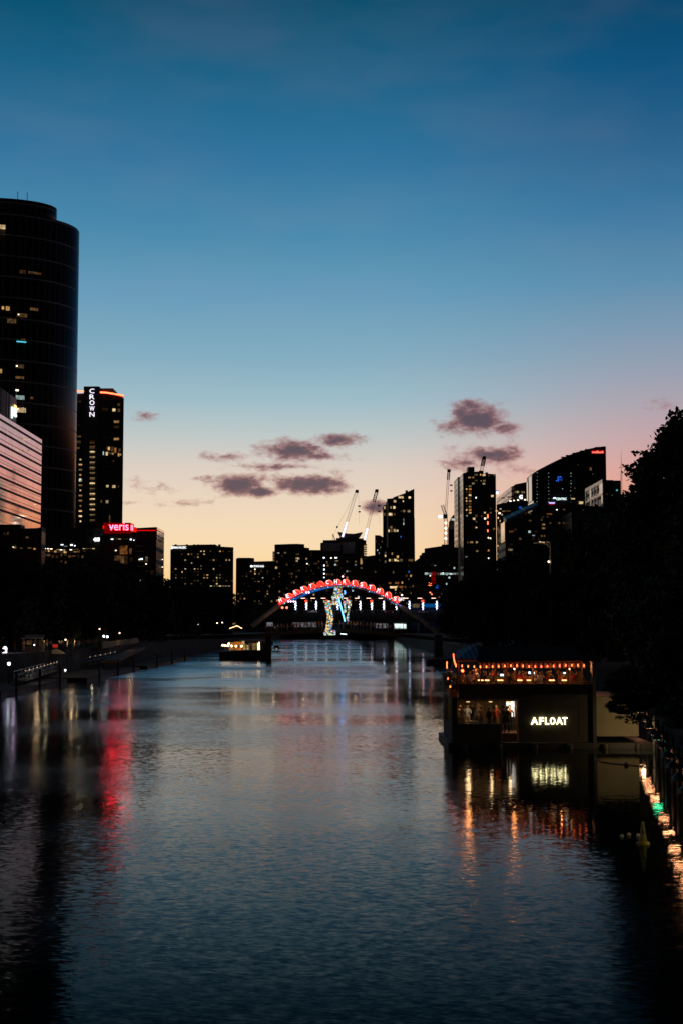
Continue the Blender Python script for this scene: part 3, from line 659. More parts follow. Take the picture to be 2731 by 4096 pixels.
t = building('office_block', 'plain low dark block between the half built tower and the slim tower', [(1440, 2228), (1458, 2226), (1497, 2221), (1531, 2219)], 906, 20, FA_OFF, 'building')
lit(t, 906, 1445, 1530, 2235, 2420, 10, 16, .10, [WIN_D])

# --- 11. terraced building, crane with work lights, curved glass building, pale sided tower
t = building('terraced_building', 'dark terraced building stepping up to the right behind the lamp row', [(1656, 2246), (1676, 2232), (1676, 2222), (1684, 2220), (1684, 2212), (1696, 2210), (1696, 2194), (1765, 2184), (1765, 2178), (1792, 2178), (1800, 2190), (1905, 2190)], 860, 30, FA_OFF, 'building')
x = 1697
while x < 1845:
    w = random.uniform(5, 16); wlist(t, 860, [(x + w / 2, 2295 + random.uniform(-1, 1), w, random.uniform(6, 10), random.choice([WIN_C, WIN_C, WIN_D]))]); x += w + 2.5
wlist(t, 860, [(1784, 2336, 4, 7, WIN_C), (1784, 2356, 4, 7, WIN_C), (1738, 2262, 8, 3, WIN_C), (1770, 2292, 4, 4, SPOTC), (1719, 2303, 4, 4, SPOT)])
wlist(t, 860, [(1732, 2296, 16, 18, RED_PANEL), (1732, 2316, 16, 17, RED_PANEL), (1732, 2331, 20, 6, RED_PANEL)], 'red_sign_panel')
for k in range(9): wlist(t, 860, [(1712 + random.uniform(0, 13), 2336 + random.uniform(-6, 7), 2.2, 2.2, NEON)])
wlist(t, 860, [(1746, 2350, 10, 6, emat('blue_neon', (.0, .12, .6), .8, False)), (1748, 2342, 5, 4, MATS['blue_neon']), (1719, 2370, 5, 4, NEON), (1725, 2377, 5, 4, NEON)])
lit(t, 860, 1700, 1900, 2240, 2420, 20, 14, .07, [WIN_D, WIN_C, WIN_D])
c = crane('orange tower crane with round white work lights on its mast, left of pale tower', (1782, 2185), (1781, 2060), (1793, 1884), 895, JIB_R, 1.2, True, (1781, 2075), 24, None, True, ORANGE, .2)
lattice(MB(), P(1781, 2062, 895), P(1767, 2020, 895), 1.6, 6, .14).build('counter_jib', ORANGE, c)
MB().box(*(lambda a: (a.x - 2.6, a.x - .1, 893, 894, a.z - .8, a.z + .8))(P(1768, 2067, 895))).build('counterweight', LATLIT, c)
for yy in (2092, 2113, 2132, 2154):
    q = P(1781, yy, 893); MB().ball(q, .75, 10, 6).build('work_light', LATLIT, c)
t = building('glass_building', 'curved top glass building with a lit upper floor beside the crane', [(1790, 2115), (1795, 2088), (1803, 2070), (1813, 2058), (1824, 2052)], 925, 20, FA_OFF, 'building')
ppane(t, 'lit_floor', 1804, 2074, 1822, 2082, 924.8, WIN_C); ppane(t, 'glazed_top', 1793, 2086, 1822, 2118, 924.8, PALE)
Yt = 830
zt = P(1851, 1902, Yt).z
t = thing('apartment_tower', 'tall apartment tower with a pale windowed left side and roof box', 'apartment building', (P(1916, 2100, Yt).x, Yt, 4))
xa, xb = P(1851, 2100, Yt).x, P(1983, 2100, Yt).x
MB().prism([Vector((xa, Yt, 4)), P(1851, 1893, Yt).xyz * 1, P(1870, 1887, Yt), P(1932, 1886, Yt), P(1932, 1893, Yt), P(1981, 1897, Yt), Vector((xb, Yt, 4))], (0, 30, 0)).build('facade', FA_RES, t)
d1 = Yt * ((1851 - CX) / (1836 - CX) - 1); d2 = Yt * ((1851 - CX) / (1821 - CX) - 1)
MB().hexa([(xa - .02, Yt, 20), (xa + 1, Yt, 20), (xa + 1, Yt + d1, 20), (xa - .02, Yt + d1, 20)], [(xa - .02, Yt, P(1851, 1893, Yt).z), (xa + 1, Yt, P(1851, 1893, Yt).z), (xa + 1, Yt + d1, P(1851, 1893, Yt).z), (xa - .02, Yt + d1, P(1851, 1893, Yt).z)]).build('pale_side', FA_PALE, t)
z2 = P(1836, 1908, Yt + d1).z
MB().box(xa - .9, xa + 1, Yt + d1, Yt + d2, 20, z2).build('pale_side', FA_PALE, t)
MB().box(P(1871, 1880, Yt).x, P(1897, 1880, Yt).x, Yt + 2, Yt + 12, P(1871, 1887, Yt).z, P(1871, 1866, Yt).z).build('roof_box', DARK, t)
wlist(t, Yt, [(1902, 1899, 12, 6, WIN_W), (1934, 1900, 11, 8, WIN_Y), (1920, 1899, 4, 6, WIN_W), (1953, 1902, 7, 4, WIN_D), (1976, 1902, 8, 5, WIN_D), (1876, 1910, 10, 5, WIN_W), (1890, 1910, 9, 6, WIN_W), (1902, 1922, 12, 6, WIN_W), (1935, 1923, 11, 7, WIN_Y), (1922, 1923, 3, 3, WIN_W), (1891, 1934, 10, 6, WIN_Y), (1933, 1935, 9, 6, WIN_Y)])
for k in range(10):
    wlist(t, Yt, [(1878, 1945 + k * 11.8, 10, 7, random.choice([WIN_W, WIN_Y, WIN_O])), (1864, 1945 + k * 11.8, 5, 6, random.choice([WIN_W, WIN_D]))])
wlist(t, Yt, [(1967, 1984, 10, 8, WIN_W), (1902, 1991, 4, 5, SPOTC), (1937, 2051, 7, 6, WIN_Y), (1903, 2063, 8, 7, WIN_D), (1925, 2064, 8, 6, WIN_D), (1894, 2075, 9, 8, WIN_Y), (1938, 2074, 7, 6, SPOT), (1903, 2087, 8, 6, WIN_W), (1866, 2063, 4, 5, WIN_C), (1903, 2110, 6, 5, WIN_W), (1893, 2110, 6, 4, WIN_D), (1924, 2146, 6, 5, WIN_D), (1884, 2169, 12, 7, WIN_W), (1905, 2169, 8, 7, WIN_Y), (1869, 2170, 4, 9, WIN_D), (1906, 2204, 8, 7, WIN_Y), (1863, 2227, 10, 5, WIN_C), (1960, 2034, 9, 3, WIN_W), (1960, 2051, 7, 5, WIN_W), (1949, 2065, 4, 14, NEON), (1949, 2092, 4, 12, NEON), (1949, 2123, 3, 10, NEON), (1952, 2148, 5, 8, WIN_O), (1959, 2153, 5, 4, SPOT), (1951, 2151, 4, 4, SPOT), (1952, 2202, 6, 8, WIN_O), (1952, 2233, 4, 4, SPOT), (1961, 2158, 9, 4, WIN_D)])
crane('short dark crane standing on the roof of the pale sided tower', (1924, 1888), (1924, 1886), (1934, 1832), 838, DARK, 1.8, False, None, 14, None, True, None, .6)

# --- 12. buildings to the right of it
t = building('office_block', 'reddish office with a round white logo, left of the curved tower', [(2045, 1946), (2056, 1941), (2056, 1938), (2104, 1928)], 960, 30, FA_OFF, 'office building')
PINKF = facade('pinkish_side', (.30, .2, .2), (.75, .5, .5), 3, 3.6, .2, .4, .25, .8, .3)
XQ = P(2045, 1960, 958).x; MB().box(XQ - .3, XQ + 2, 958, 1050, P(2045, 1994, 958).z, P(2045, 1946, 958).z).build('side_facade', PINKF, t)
wlist(t, 958.8, [(2056, 1968, 18, 8, WIN_Y), (2068, 1968, 10, 8, WIN_Y), (2090, 1969, 14, 7, WIN_Y), (2053, 1957, 8, 4, WIN_C), (2010, 1992, 16, 4, WIN_D), (2034, 1988, 22, 4, WIN_D), (2053, 1984, 6, 4, WIN_C), (1987, 1971, 8, 9, SPOTC), (1987, 1965, 10, 6, MATS['blue_neon'])])
ptext(t, 'sign_lettering', 'G', 2075, 1980, 2088, 1996, 958.6, WHITE_SIGN, .04, .3)
wlist(t, 958.8, [(2039, 2004, 7, 4, SPOT), (2054, 2002, 5, 4, SPOT), (2070, 2000, 6, 4, SPOT), (2098, 1999, 7, 4, SPOT)])
t = building('office_tower', 'big dark office tower with a sweeping curved roof and red sign', [(2127, 1895), (2150, 1880), (2200, 1854), (2250, 1830), (2300, 1810), (2350, 1796), (2385, 1788), (2421, 1785)], 1000, 30, FA_SWEEP, 'office building', skew=False)
ptext(t, 'sign_lettering', 'medibank', 2366, 1803, 2412, 1813, 999.7, emat('thin_red_letters', (1, .2, .14), 2.2, False), -.005, .3, .4)
ppane(t, 'sign_backing', 2363, 1801, 2414, 1814.5, 999.9, emat('red_letter_halo', (1, .0, .0), .35, False))
MB().prism([P(2421, 1785, 1000.4), P(2424, 2010, 1000.4), P(2419, 2010, 1000.4)], (0, 29, 0)).build('side_fin', FA_TOWER, t)
XM = P(2127, 1950, 998).x                       # the tower's left flank, seen edge on, catches the western sky
MB().box(XM + .02, XM + 3, 999, 1034, 4, P(2104, 1934, 1034).z).build('flank', FA_SWEEP, t)
for ya_, yb_, yt_ in ((999, 1014, 1900), (1019, 1033, 1925)):
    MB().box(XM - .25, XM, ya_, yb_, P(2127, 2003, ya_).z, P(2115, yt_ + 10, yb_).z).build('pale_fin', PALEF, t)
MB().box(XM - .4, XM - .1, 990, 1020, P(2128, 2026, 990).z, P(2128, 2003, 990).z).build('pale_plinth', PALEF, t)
BLU = emat('blue_figure_light', (.03, .16, 1), 1.0, False)
for x, y, w, h in ((2232, 1908, 6, 4), (2240, 1908, 6, 4), (2229, 1914, 3, 5), (2230, 1922, 4, 7), (2223, 1923, 3, 4), (2235, 1917, 8, 1.5), (2243, 1920, 5, 2.5), (2246, 1913, 2, 2)):
    ppane(t, 'blue_light', x - w / 2, y - h / 2, x + w / 2, y + h / 2, 999.8, BLU)
for k in range(9):
    for x in (2146, 2192, 2281): wlist(t, 1000, [(x + random.uniform(-1, 1), 1892 + k * 14.5 + random.uniform(-2, 2), 2.4, 1.8, WIN_C)])
wlist(t, 1000, [(2360, 1876, 8, 12, WIN_D), (2248, 1955, 3, 3, WIN_C), (2297, 1953, 5, 6, WIN_D), (2310, 1860, 2.4, 2, WIN_C), (2368, 1896, 3, 2, WIN_C)])
ptext(t, 'sign_lettering', 'CENTRIC', 2222, 1991, 2264, 2000, 996, emat('cyan_white_sign', (.8, 1, 1), 1.9, False), .0, .3)
MB().tube([P(x, y, 996) for x, y in ((2211, 1995), (2213, 1992), (2217, 1991), (2221, 1993))], .4, 6).build('sign_emblem', MATS['cyan_white_sign'], t)
ppane(t, 'small_sign', 2194, 2009, 2217, 2014, 996, emat('blue_white_sign', (.4, .45, 1), 1.6, False)); ppane(t, 'small_sign', 2195, 2014.5, 2216, 2017, 996, RED_HALO)
ppane(t, 'awning_light', 2283, 1993, 2297, 1997, 996, WIN_Y); ppane(t, 'lit_foyer', 2313, 2006, 2330, 2016, 996, WIN_Y)
for x, y in ((2250, 1822), (2268, 1815), (2325, 1797), (2345, 1791), (2295, 1806), (2385, 1783)):
    a = P(x, y + 6, 1003); MB().box(a.x - 1.2, a.x + 1.2, 1003, 1004, a.z - .5, a.z + .25).build('roof_railing', DARK, t)
t = building('office_block', 'pale framed office with tall window openings at the foot of curved tower', [(2412, 1917), (2422, 1922), (2480, 1922)], 560, 20, FA_OFF, 'office building')
PF = mat('pale_frame', (.62, .48, .44), .35, .6)
XO = P(2412, 1950, 559).x; zc = P(2412, 1917, 560).z
MB().box(XO + .01, XO + 4, 560, 600, 4, zc - .3).build('flank', FA_OFF, t)
MB().box(XO - .3, XO, 560, 600, zc - 1.4, zc).build('cornice', PF, t)
z1 = P(2412, 1972, 560).z
MB().box(XO - .3, XO, 560, 600, z1 - .75, z1).build('spandrel', PF, t)
for y0, y1, m in ((560, 567, PALEF), (572, 573, PF), (579, 580, PF), (585.5, 589.5, PALEF), (598.6, 600, PF)):
    MB().box(XO - .25, XO - .01, y0, y1, z1 + .001, zc - 1.401).box(XO - .25, XO - .01, y0, y1 if m is PF else y0 + 3, z1 - 4, z1 - .751).build('pilaster', m, t)
for y0 in (568, 575, 581.5, 591): MB().box(XO - .2, XO - .02, y0, y0 + 3.4, z1 + .001, z1 + .5).build('pale_sill', PALEF, t)
wlist(t, 560, [(2465, 1961, 6, 6, emat('teal_window', (.1, .8, .8), .6, False)), (2450, 1978, 9, 4, WIN_C), (2425, 1977, 8, 5, WIN_D)])
t = thing('radio_mast', 'thin red lattice radio mast far away, left of the big tree', 'mast', P(2484, 2005, 1500))
lattice(MB(), P(2484, 2060, 1500), P(2483, 1890, 1500), 1.2, 20, .10).build('lower_section', JIB_R, t)
MB().tube([P(2483, 1890, 1500), P(2482, 1800, 1500)], [.28, .10], 5).build('upper_section', JIB_R, t)
t = building('apartment_block', 'broad dark apartment block with orange glazed end wall on the right', [(2019, 2092), (2060, 2078), (2100, 2058), (2155, 2032), (2230, 2022), (2330, 2020), (2420, 2030)], 520, 24, FA_RES, 'apartment building', skew=False)
d_ = 520 * ((2019 - CX) / (2004 - CX) - 1); xx = P(2019, 2120, 520).x
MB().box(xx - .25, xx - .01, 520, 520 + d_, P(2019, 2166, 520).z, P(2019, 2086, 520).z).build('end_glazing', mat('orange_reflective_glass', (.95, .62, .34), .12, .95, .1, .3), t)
BLR = mat('blue_grey_roof', (.10, .16, .22), .45, .3)
for a, b in (((2022, 2087), (2052, 2074)), ((2054, 2072), (2094, 2054)), ((2096, 2051), (2150, 2028))):
    p, q = P(*a, 519), P(*b, 519); MB().hexa([p, q, q + Vector((0, 8, 0)), p + Vector((0, 8, 0))], [p + Vector((0, 0, .9)), q + Vector((0, 0, .9)), q + Vector((0, 8, 2.4)), p + Vector((0, 8, 2.4))]).build('roof_edge', BLR, t)
XL = P(2284, 2100, 498).x                        # a wing standing forward; its louvred flank faces the west glow
MB().box(XL + .02, XL + 6, 498, 519.9, 4, P(2284, 2046, 498).z).build('louvre_wing', DCONC, t)
zt0_, zb0_ = P(2284, 2070, 498).z, P(2284, 2154, 498).z
for k in range(5):
    MB().box(XL - .12, XL, 498.2 + k * 4.3, 501.4 + k * 4.3, zb0_, zt0_).build('pale_louvre', PALEF, t)
for zz in (zt0_ - 4.6, zt0_ + .9): MB().box(XL - .2, XL + .01, 498, 519.8, zz, zz + .18).build('louvre_rail', PF, t)
for yy in (2089, 2112, 2136): ppane(t, 'pale_panel', 2224, yy, 2231, yy + 9, 519, PALE)
wlist(t, 520, [(2043, 2126, 16, 7, WIN_O), (2043, 2126, 5, 4, SPOT), (2116, 2127, 9, 8, WIN_C), (2117, 2083, 12, 7, WIN_D), (2169, 2069, 8, 8, WIN_D), (2172, 2098, 11, 6, WIN_W), (2172, 2113, 12, 6, WIN_W), (2143, 2126, 12, 6, WIN_D), (2195, 2056, 22, 3, WIN_O), (2132, 2142, 10, 4, WIN_C), (2079, 2155, 9, 8, WIN_D), (2131, 2155, 6, 5, WIN_D), (2158, 2169, 9, 6, WIN_Y), (2171, 2170, 10, 5, WIN_Y), (2190, 2169, 12, 6, WIN_Y), (2040, 2199, 18, 8, WIN_Y), (2042, 2178, 10, 5, WIN_D), (2124, 2198, 7, 5, WIN_W), (2045, 2215, 6, 5, WIN_D), (2040, 2229, 14, 6, WIN_D), (2056, 2229, 5, 8, WIN_D), (2085, 2070, 4, 6, WIN_D), (2101, 2054, 8, 6, WIN_D), (2118, 2054, 7, 5, WIN_W), (2297, 2087, 16, 6, WIN_D), (2331, 2040, 6, 3, WIN_D), (2254, 2038, 8, 4, WIN_D), (2225, 2039, 5, 3, SPOTC)])
lit(t, 520, 2030, 2240, 2060, 2240, 18, 14, .05, [WIN_D])
t = building('apartment_block', 'dark residential block squeezed between pale tower and orange ended block', [(1984, 2018), (2010, 2012), (2060, 2004), (2110, 2004), (2110, 2030)], 700, 20, FA_RES, 'apartment building')
lit(t, 700, 1986, 2018, 2040, 2240, 4, 16, .22, [WIN_W, WIN_D, WIN_Y])
wlist(t, 700, [(1996, 2053, 8, 5, SPOT), (2000, 2036, 7, 5, WIN_C), (1984, 2044, 8, 4, WIN_W), (2012, 2045, 10, 4, WIN_W), (1987, 2214, 6, 6, WIN_C), (1995, 2214, 5, 5, SPOTC), (2003, 2214, 5, 5, SPOTC), (2079, 2030, 10, 8, MATS['blue_neon']), (2030, 2044, 18, 5, WIN_D), (1990, 2116, 8, 7, WIN_W), (1974, 2116, 8, 7, WIN_W)])

# ------------------------------------------------------------------ road bridge behind, with lamp posts
YB = 790
zd, zb = P(1365, 2452, YB).z, P(1365, 2489, YB).z
t = thing('road_bridge', 'long dark flat road bridge crossing behind the lit arch', 'bridge', (2, YB, 0))
MB().box(-130, 160, YB, YB + 14, zb, zd).build('deck', DCONC, t)
for x in (-34, 44): MB().box(x - 1.2, x + 1.2, YB + 1, YB + 13, -.5, zb - .01).build('pier', DCONC, t)
mb = MB(); mb.tube([(-130, YB - .05, zd + 1.6), (160, YB - .05, zd + 1.6)], .08, 5)
for k in range(145): mb.tube([(-130 + 2 * k, YB - .05, zd), (-130 + 2 * k, YB - .05, zd + 1.6)], .07, 4)
mb.build('railing', STEEL, t)
BAN_W = emat('blue_white_lights', (.6, .7, 1), 5.0); BAN_R = emat('red_bauble_light', (1, .06, .03), 2.2)
LAMPH = emat('sodium_lamp', (1, .62, .45), 3.0)
def lamp_post(px, red, label, n=[0]):
    b = P(px, 2452, YB - .6); b.z = zd
    r = thing('street_lamp', label, 'street lamp', b, 'lamps along the road bridge')
    tz = P(px, 2392, YB - .6).z
    MB().tube([b, (b.x, b.y, tz)], [.22, .14], 6).build('pole', POLEM, r)
    MB().tube([(b.x, b.y, tz - .1), (b.x - 3.4, b.y, tz + .05)], .07, 5).build('arm', POLEM, r)
    h = P(px - 17, 2393, YB - .6); MB().box(h.x - 1.2, h.x + 1.2, h.y - .2, h.y + .2, h.z - .13, h.z + .13).build('lamp_head', LAMPH, r)
    q = P(px - 4.5, 2420, YB - 1.0)
    mb = MB()
    for k, (dx, dz, rr) in enumerate(((0, 1.05, .34), (.12, .6, .36), (-.1, .2, .42), (.14, -.15, .40), (-.05, -.6, .42), (.1, -1.0, .34), (0, -1.35, .22))):
        if not (red and k == 0): mb.ball((q.x + dx * 1.8, q.y, q.z + dz * 1.85), rr * .92, 8, 5)
    mb.build('light_ornament', BAN_W, r)
    if red: MB().ball((q.x - .1, q.y, q.z + 2.1), .8, 8, 5).build('red_bauble', BAN_R, r)
    return r
LP = [(1187, 0), (1230, 1), (1269, 0), (1310, 1), (1355, 0), (1398, 1), (1444, 0), (1490, 1), (1538, 0), (1588, 1), (1640, 0), (1694, 1), (1749, 0), (1806, 1), (1864, 0)]
WHERE = ['under the letters E and R', 'under the second R of MERRY, red topped', 'under the letter Y of MERRY', 'just left of the rainbow lit pillar, red topped', 'behind the middle of the rainbow lit pillar', 'just right of the rainbow lit pillar, red topped',
         'under the letter S of CHRIS', 'under the letter T, red topped', 'under the letter A of MAS', 'behind the last letter S, red topped', 'just right of the arch, first clear of it', 'second right of the arch, red topped', 'third right of the arch', 'fourth right of the arch, red topped', 'farthest right of the arch, last of row']
for (px, red), w in zip(LP, WHERE): lamp_post(px, red, 'bridge lamp post with white blue ornament ' + w)
# traffic on the road bridge
def car(px, Y, label, col, tail=True):
    b = P(px, 2450, Y); b.z = zd
    r = thing('car', label, 'car', b, 'cars crossing the road bridge')
    m = mat('car_paint_' + col[0], col[1], .3)
    x, y, z = b
    MB().prism([(x - 2.1, y, z + .35), (x - 2.1, y, z + .85), (x - 1.3, y, z + .95), (x - .8, y, z + 1.42), (x + .7, y, z + 1.42), (x + 1.3, y, z + .95), (x + 2.1, y, z + .82), (x + 2.1, y, z + .35)], (0, 1.7, 0)).build('body', m, r)
    for dx in (-1.35, 1.35):
        for dy in (-.03, 1.52): MB().prism([(x + dx + .33 * math.cos(a), y + dy, z + .33 + .33 * math.sin(a)) for a in [k * .6283 for k in range(10)]], (0, .2, 0)).build('wheel', DARK, r)
    MB().box(x + 2.08, x + 2.14, y + .1, y + .5, z + .6, z + .78).build('headlight', SPOT, r)
    MB().box(x - 2.16, x - 2.08, y + .05, y + .5, z + .62, z + .82).build('taillight', NEON, r)
car(1252, YB + 3, 'white car on the road bridge left of the rainbow pillar', ('white', (.5, .5, .5)))
car(1555, YB + 3, 'dark red car on the road bridge right of the rainbow pillar', ('red', (.2, .02, .02)))
car(1690, YB + 4, 'grey car on the road bridge at far right under the lamps', ('grey', (.15, .15, .16)))
for px, w in ((1130, 'left'), (1148, 'right')):
    b = P(px, 2450, YB + 1); b.z = zd
    r = thing('traffic_light', 'red traffic light on the road bridge below letter M, %s one of the two' % w, 'traffic light', b, 'traffic lights on the road bridge')
    MB().tube([b, b + Vector((0, 0, 3.0))], .1, 6).build('pole', DARK, r)
    q = P(px, 2432, YB + 1); MB().box(q.x - .5, q.x + .5, q.y - .02, q.y + .4, q.z - 1.8, q.z + 1.0).build('housing', DARK, r)
    MB().ball((q.x, q.y - .2, q.z + .2), .62, 10, 6).build('red_light', emat('stop_light', (1, .1, .05), 6, False), r)
# lit kiosks and panels behind the bridges
KM = mat('kiosk_wall', (.2, .2, .2), .7)
for (x0, x1, y0, y1, mm, lab) in ((1068, 1094, 2489, 2505, 'dimp', 'small grey lit kiosk under the road bridge behind the left arch leg'), (1172, 1268, 2486, 2508, 'dimp', 'long grey lit pavilion under the road bridge left of rainbow pillar'),
                             (1575, 1623, 2495, 2514, 'green', 'kiosk with a bright greenish window under the bridge at right'), (1502, 1552, 2494, 2512, 'dimp', 'faint grey pavilion between rainbow pillar and green lit kiosk')):
    r = building('kiosk', lab, [(x0 - 4, y0 - 6), (x1 + 4, y0 - 6)], 814, 8, KM, 'kiosk', zbase=4.0)
    e = emat('kiosk_green_light', (.78, 1, .9), 1.1, False, 0, .3, .6) if mm == 'green' else emat('kiosk_grey_light', (.8, .75, .9), .13, False, 0, .6, .4)
    if mm == 'green':
        ppane(r, 'lit_window', x0, y0, x0 + 35, y1, 814, e); ppane(r, 'lit_window', x0 + 37.5, y0 + 1, x1, y1, 814, e)
    else:
        n = max(1, int((x1 - x0) / 24))
        for k in range(n): ppane(r, 'lit_window', x0 + k * (x1 - x0) / n, y0, x0 + (k + .92) * (x1 - x0) / n, y1, 814, e)
r = building('hoarding_wall', 'blue lit hoarding behind the lamp posts right of arch', [(1642, 2414), (1770, 2414)], 830, 1.0, mat('blue_hoarding', (.03, .12, .3), .6), 'hoarding', zbase=4.0)
ppane(r, 'blue_light_panel', 1690, 2415, 1768, 2429, 829.8, emat('blue_panel_light', (0, .12, .4), .5, False)); ppane(r, 'white_light_panel', 1648, 2415, 1676, 2430, 829.8, WIN_Y)
# fairy lights far left under the road bridge, tent of lights
GREYR = mat('awning_canvas', (.3, .26, .2), .8)
r = thing('marquee', 'small marquee outlined in fairy lights left of the arch foot', 'tent', (P(945, 2520, 420).x, 420, 4))
a = P(920, 2514, 420); b = P(950, 2503, 420); c = P(968, 2514, 420)
MB().prism([(a.x, 420, a.z), (b.x, 420, b.z), (c.x, 420, c.z)], (0, 4, 0)).build('canopy', mat('marquee_canvas', (.12, .1, .08), .8), r)
for x in (a.x + .1, c.x - .1): MB().tube([(x, 420, 4), (x, 420, a.z)], .06, 5).build('pole', POLEM, r)
mb = MB()
for k in range(13): mb.ball(a.lerp(b, k / 12) + Vector((0, -.12, random.uniform(-.05, .1))), .1, 6, 4)
for k in range(9): mb.ball(b.lerp(c, k / 8) + Vector((0, -.12, random.uniform(-.05, .1))), .1, 6, 4)
mb.build('fairy_lights', emat('fairy_light', (1, .5, .25), 5, False), r)

# ------------------------------------------------------------------ arched footbridge with the festive letters
YF = 300
t = thing('arch_footbridge', 'arched pedestrian bridge over the river with a lit crown', 'bridge', (P(1380, 2500, YF).x, YF, 0))
AP = [(1008, 2505), (1040, 2480), (1080, 2448), (1120, 2420), (1160, 2396), (1210, 2373), (1262, 2355), (1315, 2345), (1365, 2342), (1420, 2347), (1480, 2362), (1535, 2387), (1585, 2417), (1640, 2450), (1700, 2492), (1755, 2537)]
def smooth(pts, n=4):
    out = []
    for i in range(len(pts) - 1):
        p0, p1, p2, p3 = pts[max(0, i - 1)], pts[i], pts[i + 1], pts[min(len(pts) - 1, i + 2)]
        for k in range(n):
            u = k / n
            out.append(tuple(.5 * (2 * p1[j] + (p2[j] - p0[j]) * u + (2 * p0[j] - 5 * p1[j] + 4 * p2[j] - p3[j]) * u * u + (3 * p1[j] - p0[j] - 3 * p2[j] + p3[j]) * u ** 3) for j in range(len(p1))))
    return out + [pts[-1]]
APS = smooth(AP)
arch = [P(x, y, YF) for x, y in APS]
MB().tube(arch, [.52 if (x < 1130 or x > 1600) else .32 for x, y in APS], 10).build('arch', mat('arch_paint', (.6, .5, .46), .5, .2), t)
# deck: gentle hump, slightly nearer on the left
DECK = smooth([(560, 2545), (800, 2541), (1000, 2536), (1060, 2532), (1180, 2524), (1300, 2517), (1345, 2515), (1450, 2519), (1600, 2534), (1760, 2550), (1900, 2560)], 3)
dk = [P(x, y, YF) for x, y in DECK]
mb = MB()
for a, b in zip(dk[:-1], dk[1:]):
    mb.hexa([(a.x, YF - 2, a.z - .75), (b.x, YF - 2, b.z - .75), (b.x, YF + 2.6, b.z - .75), (a.x, YF + 2.6, a.z - .75)],
            [(a.x, YF - 2, a.z), (b.x, YF - 2, b.z), (b.x, YF + 2.6, b.z), (a.x, YF + 2.6, a.z)])
mb.build('deck', mat('deck_boards', (.07, .05, .04), .8), t)
def deck_z(x):
    for a, b in zip(dk[:-1], dk[1:]):
        if a.x <= x <= b.x: return a.z + (b.z - a.z) * (x - a.x) / max(.001, b.x - a.x)
    return dk[-1].z
mb = MB(); mb.tube([Vector((p.x, YF - 1.95, p.z + 1.05)) for p in dk], .045, 5); mb.tube([Vector((p.x, YF + 2.5, p.z + 1.05)) for p in dk], .045, 5)
x = dk[0].x
while x < dk[-1].x: mb.tube([(x, YF - 1.95, deck_z(x)), (x, YF - 1.95, deck_z(x) + 1.05)], .03, 4); x += 1.3
mb.build('railing', STEEL, t)
mb = MB(); mb.tube([P(1752, 2540, 286), P(1752, 2632, 286)], [.85, .95], 12); mb.build('pier', DCONC, t)
pc = W(0, 1752, 2655)
MB().lathe([(2.5, -.3), (2.5, 1.0), (2.3, 1.25)], (P(1752, 2640, 286).x, 286, 0), 28).build('pier_island', DCONC, t)
for xx in (1075,): MB().tube([(P(xx, 2530, YF).x, YF + .3, -.5), (P(xx, 2530, YF).x, YF + .3, 6.0)], .6, 10).build('pier', DCONC, t)
# blue bulbs and tubes along the crown of the arch
bl = thing('light_garland', 'string of cyan and blue bulbs along the crown of the arch', 'lights', P(1365, 2345, YF - .5))
BB = emat('blue_bulb', (.04, .34, 1), 1.7); BC = emat('cyan_bulb', (.25, .85, 1), 2.0)
crown = [p for p, (x, y) in zip(arch, APS) if 1132 < x < 1605]
MB().tube([p + Vector((0, -.5, 0)) for p in crown], .05, 4).build('wire', DARK, bl)
bd = {0: MB().ball((0, 0, 0), .085, 8, 5).data('bulb', BB), 1: MB().ball((0, 0, 0), .095, 8, 5).data('bulb', BC)}
for k in range(54):
    u = k / 53 * (len(crown) - 1); i = min(int(u), len(crown) - 2); p = crown[i].lerp(crown[i + 1], u - i)
    link('bulb', bd[k % 3 == 0], bl, p + Vector((random.uniform(-.08, .08), -.55, random.choice([-.28, .12, -.1, .2]) + random.uniform(-.07, .07))) - worg(bl))
r = thing('light_tube', 'pair of blue neon lines under the left half of arch', 'lights', P(1250, 2370, YF - .6))
BN = emat('blue_line_light', (.01, .16, .7), .8)
MB().tube([P(x, y, YF - .6) for x, y in smooth([(1158, 2404), (1200, 2386), (1250, 2366), (1300, 2354), (1338, 2349)], 3)], .07, 5).build('neon_tube', BN, r)
MB().tube([P(x, y, YF - .6) for x, y in smooth([(1170, 2402), (1210, 2386), (1260, 2366), (1310, 2353)], 3)], .045, 5).build('neon_tube', BN, r)
for q in ((1154, 2406), (1164, 2406), (1175, 2406), (1226, 2370), (1236, 2370), (1370, 2306), (1606, 2380)):
    MB().ball(P(*q, YF - .8), .19, 8, 5).build('pink_bulb', emat('pink_bulb', (1, .5, .6), 4, False), r)
# the fifteen glowing domes
DISC = [('M', 1129, 2399, 62), ('E', 1158, 2381, 58), ('R', 1187, 2366, 52), ('R', 1217, 2352, 44), ('Y', 1249, 2341, 32), (None, 1281, 2332, 18), ('C', 1315, 2327, 10), ('H', 1348, 2324, 3), ('R', 1382, 2324, -3), ('I', 1416, 2328, -10), ('S', 1450, 2335, -17), ('T', 1484, 2346, -24), ('M', 1517, 2359, -31), ('A', 1549, 2374, -36), ('S', 1582, 2392, -41)]
DW = ['M at the left foot of the greeting', 'E of the first word', 'R after the E', 'R before the Y', 'Y ending the first word', None, 'C of the second word', 'H at the top of the arch', 'R of CHRIS', 'I of CHRIS', 'S in the middle of the second word', 'T of the second word', 'M after the T', 'A before the last letter', 'S at the right end']
DOME = emat('red_dome_light', (1, .022, .014), 2.2, True, 0, .25, .9); DRIM = emat('red_rim_light', (1, .22, .12), 1.6, False)
LETW = emat('pinkish_letter_light', (1, .88, .95), 2.2, False)
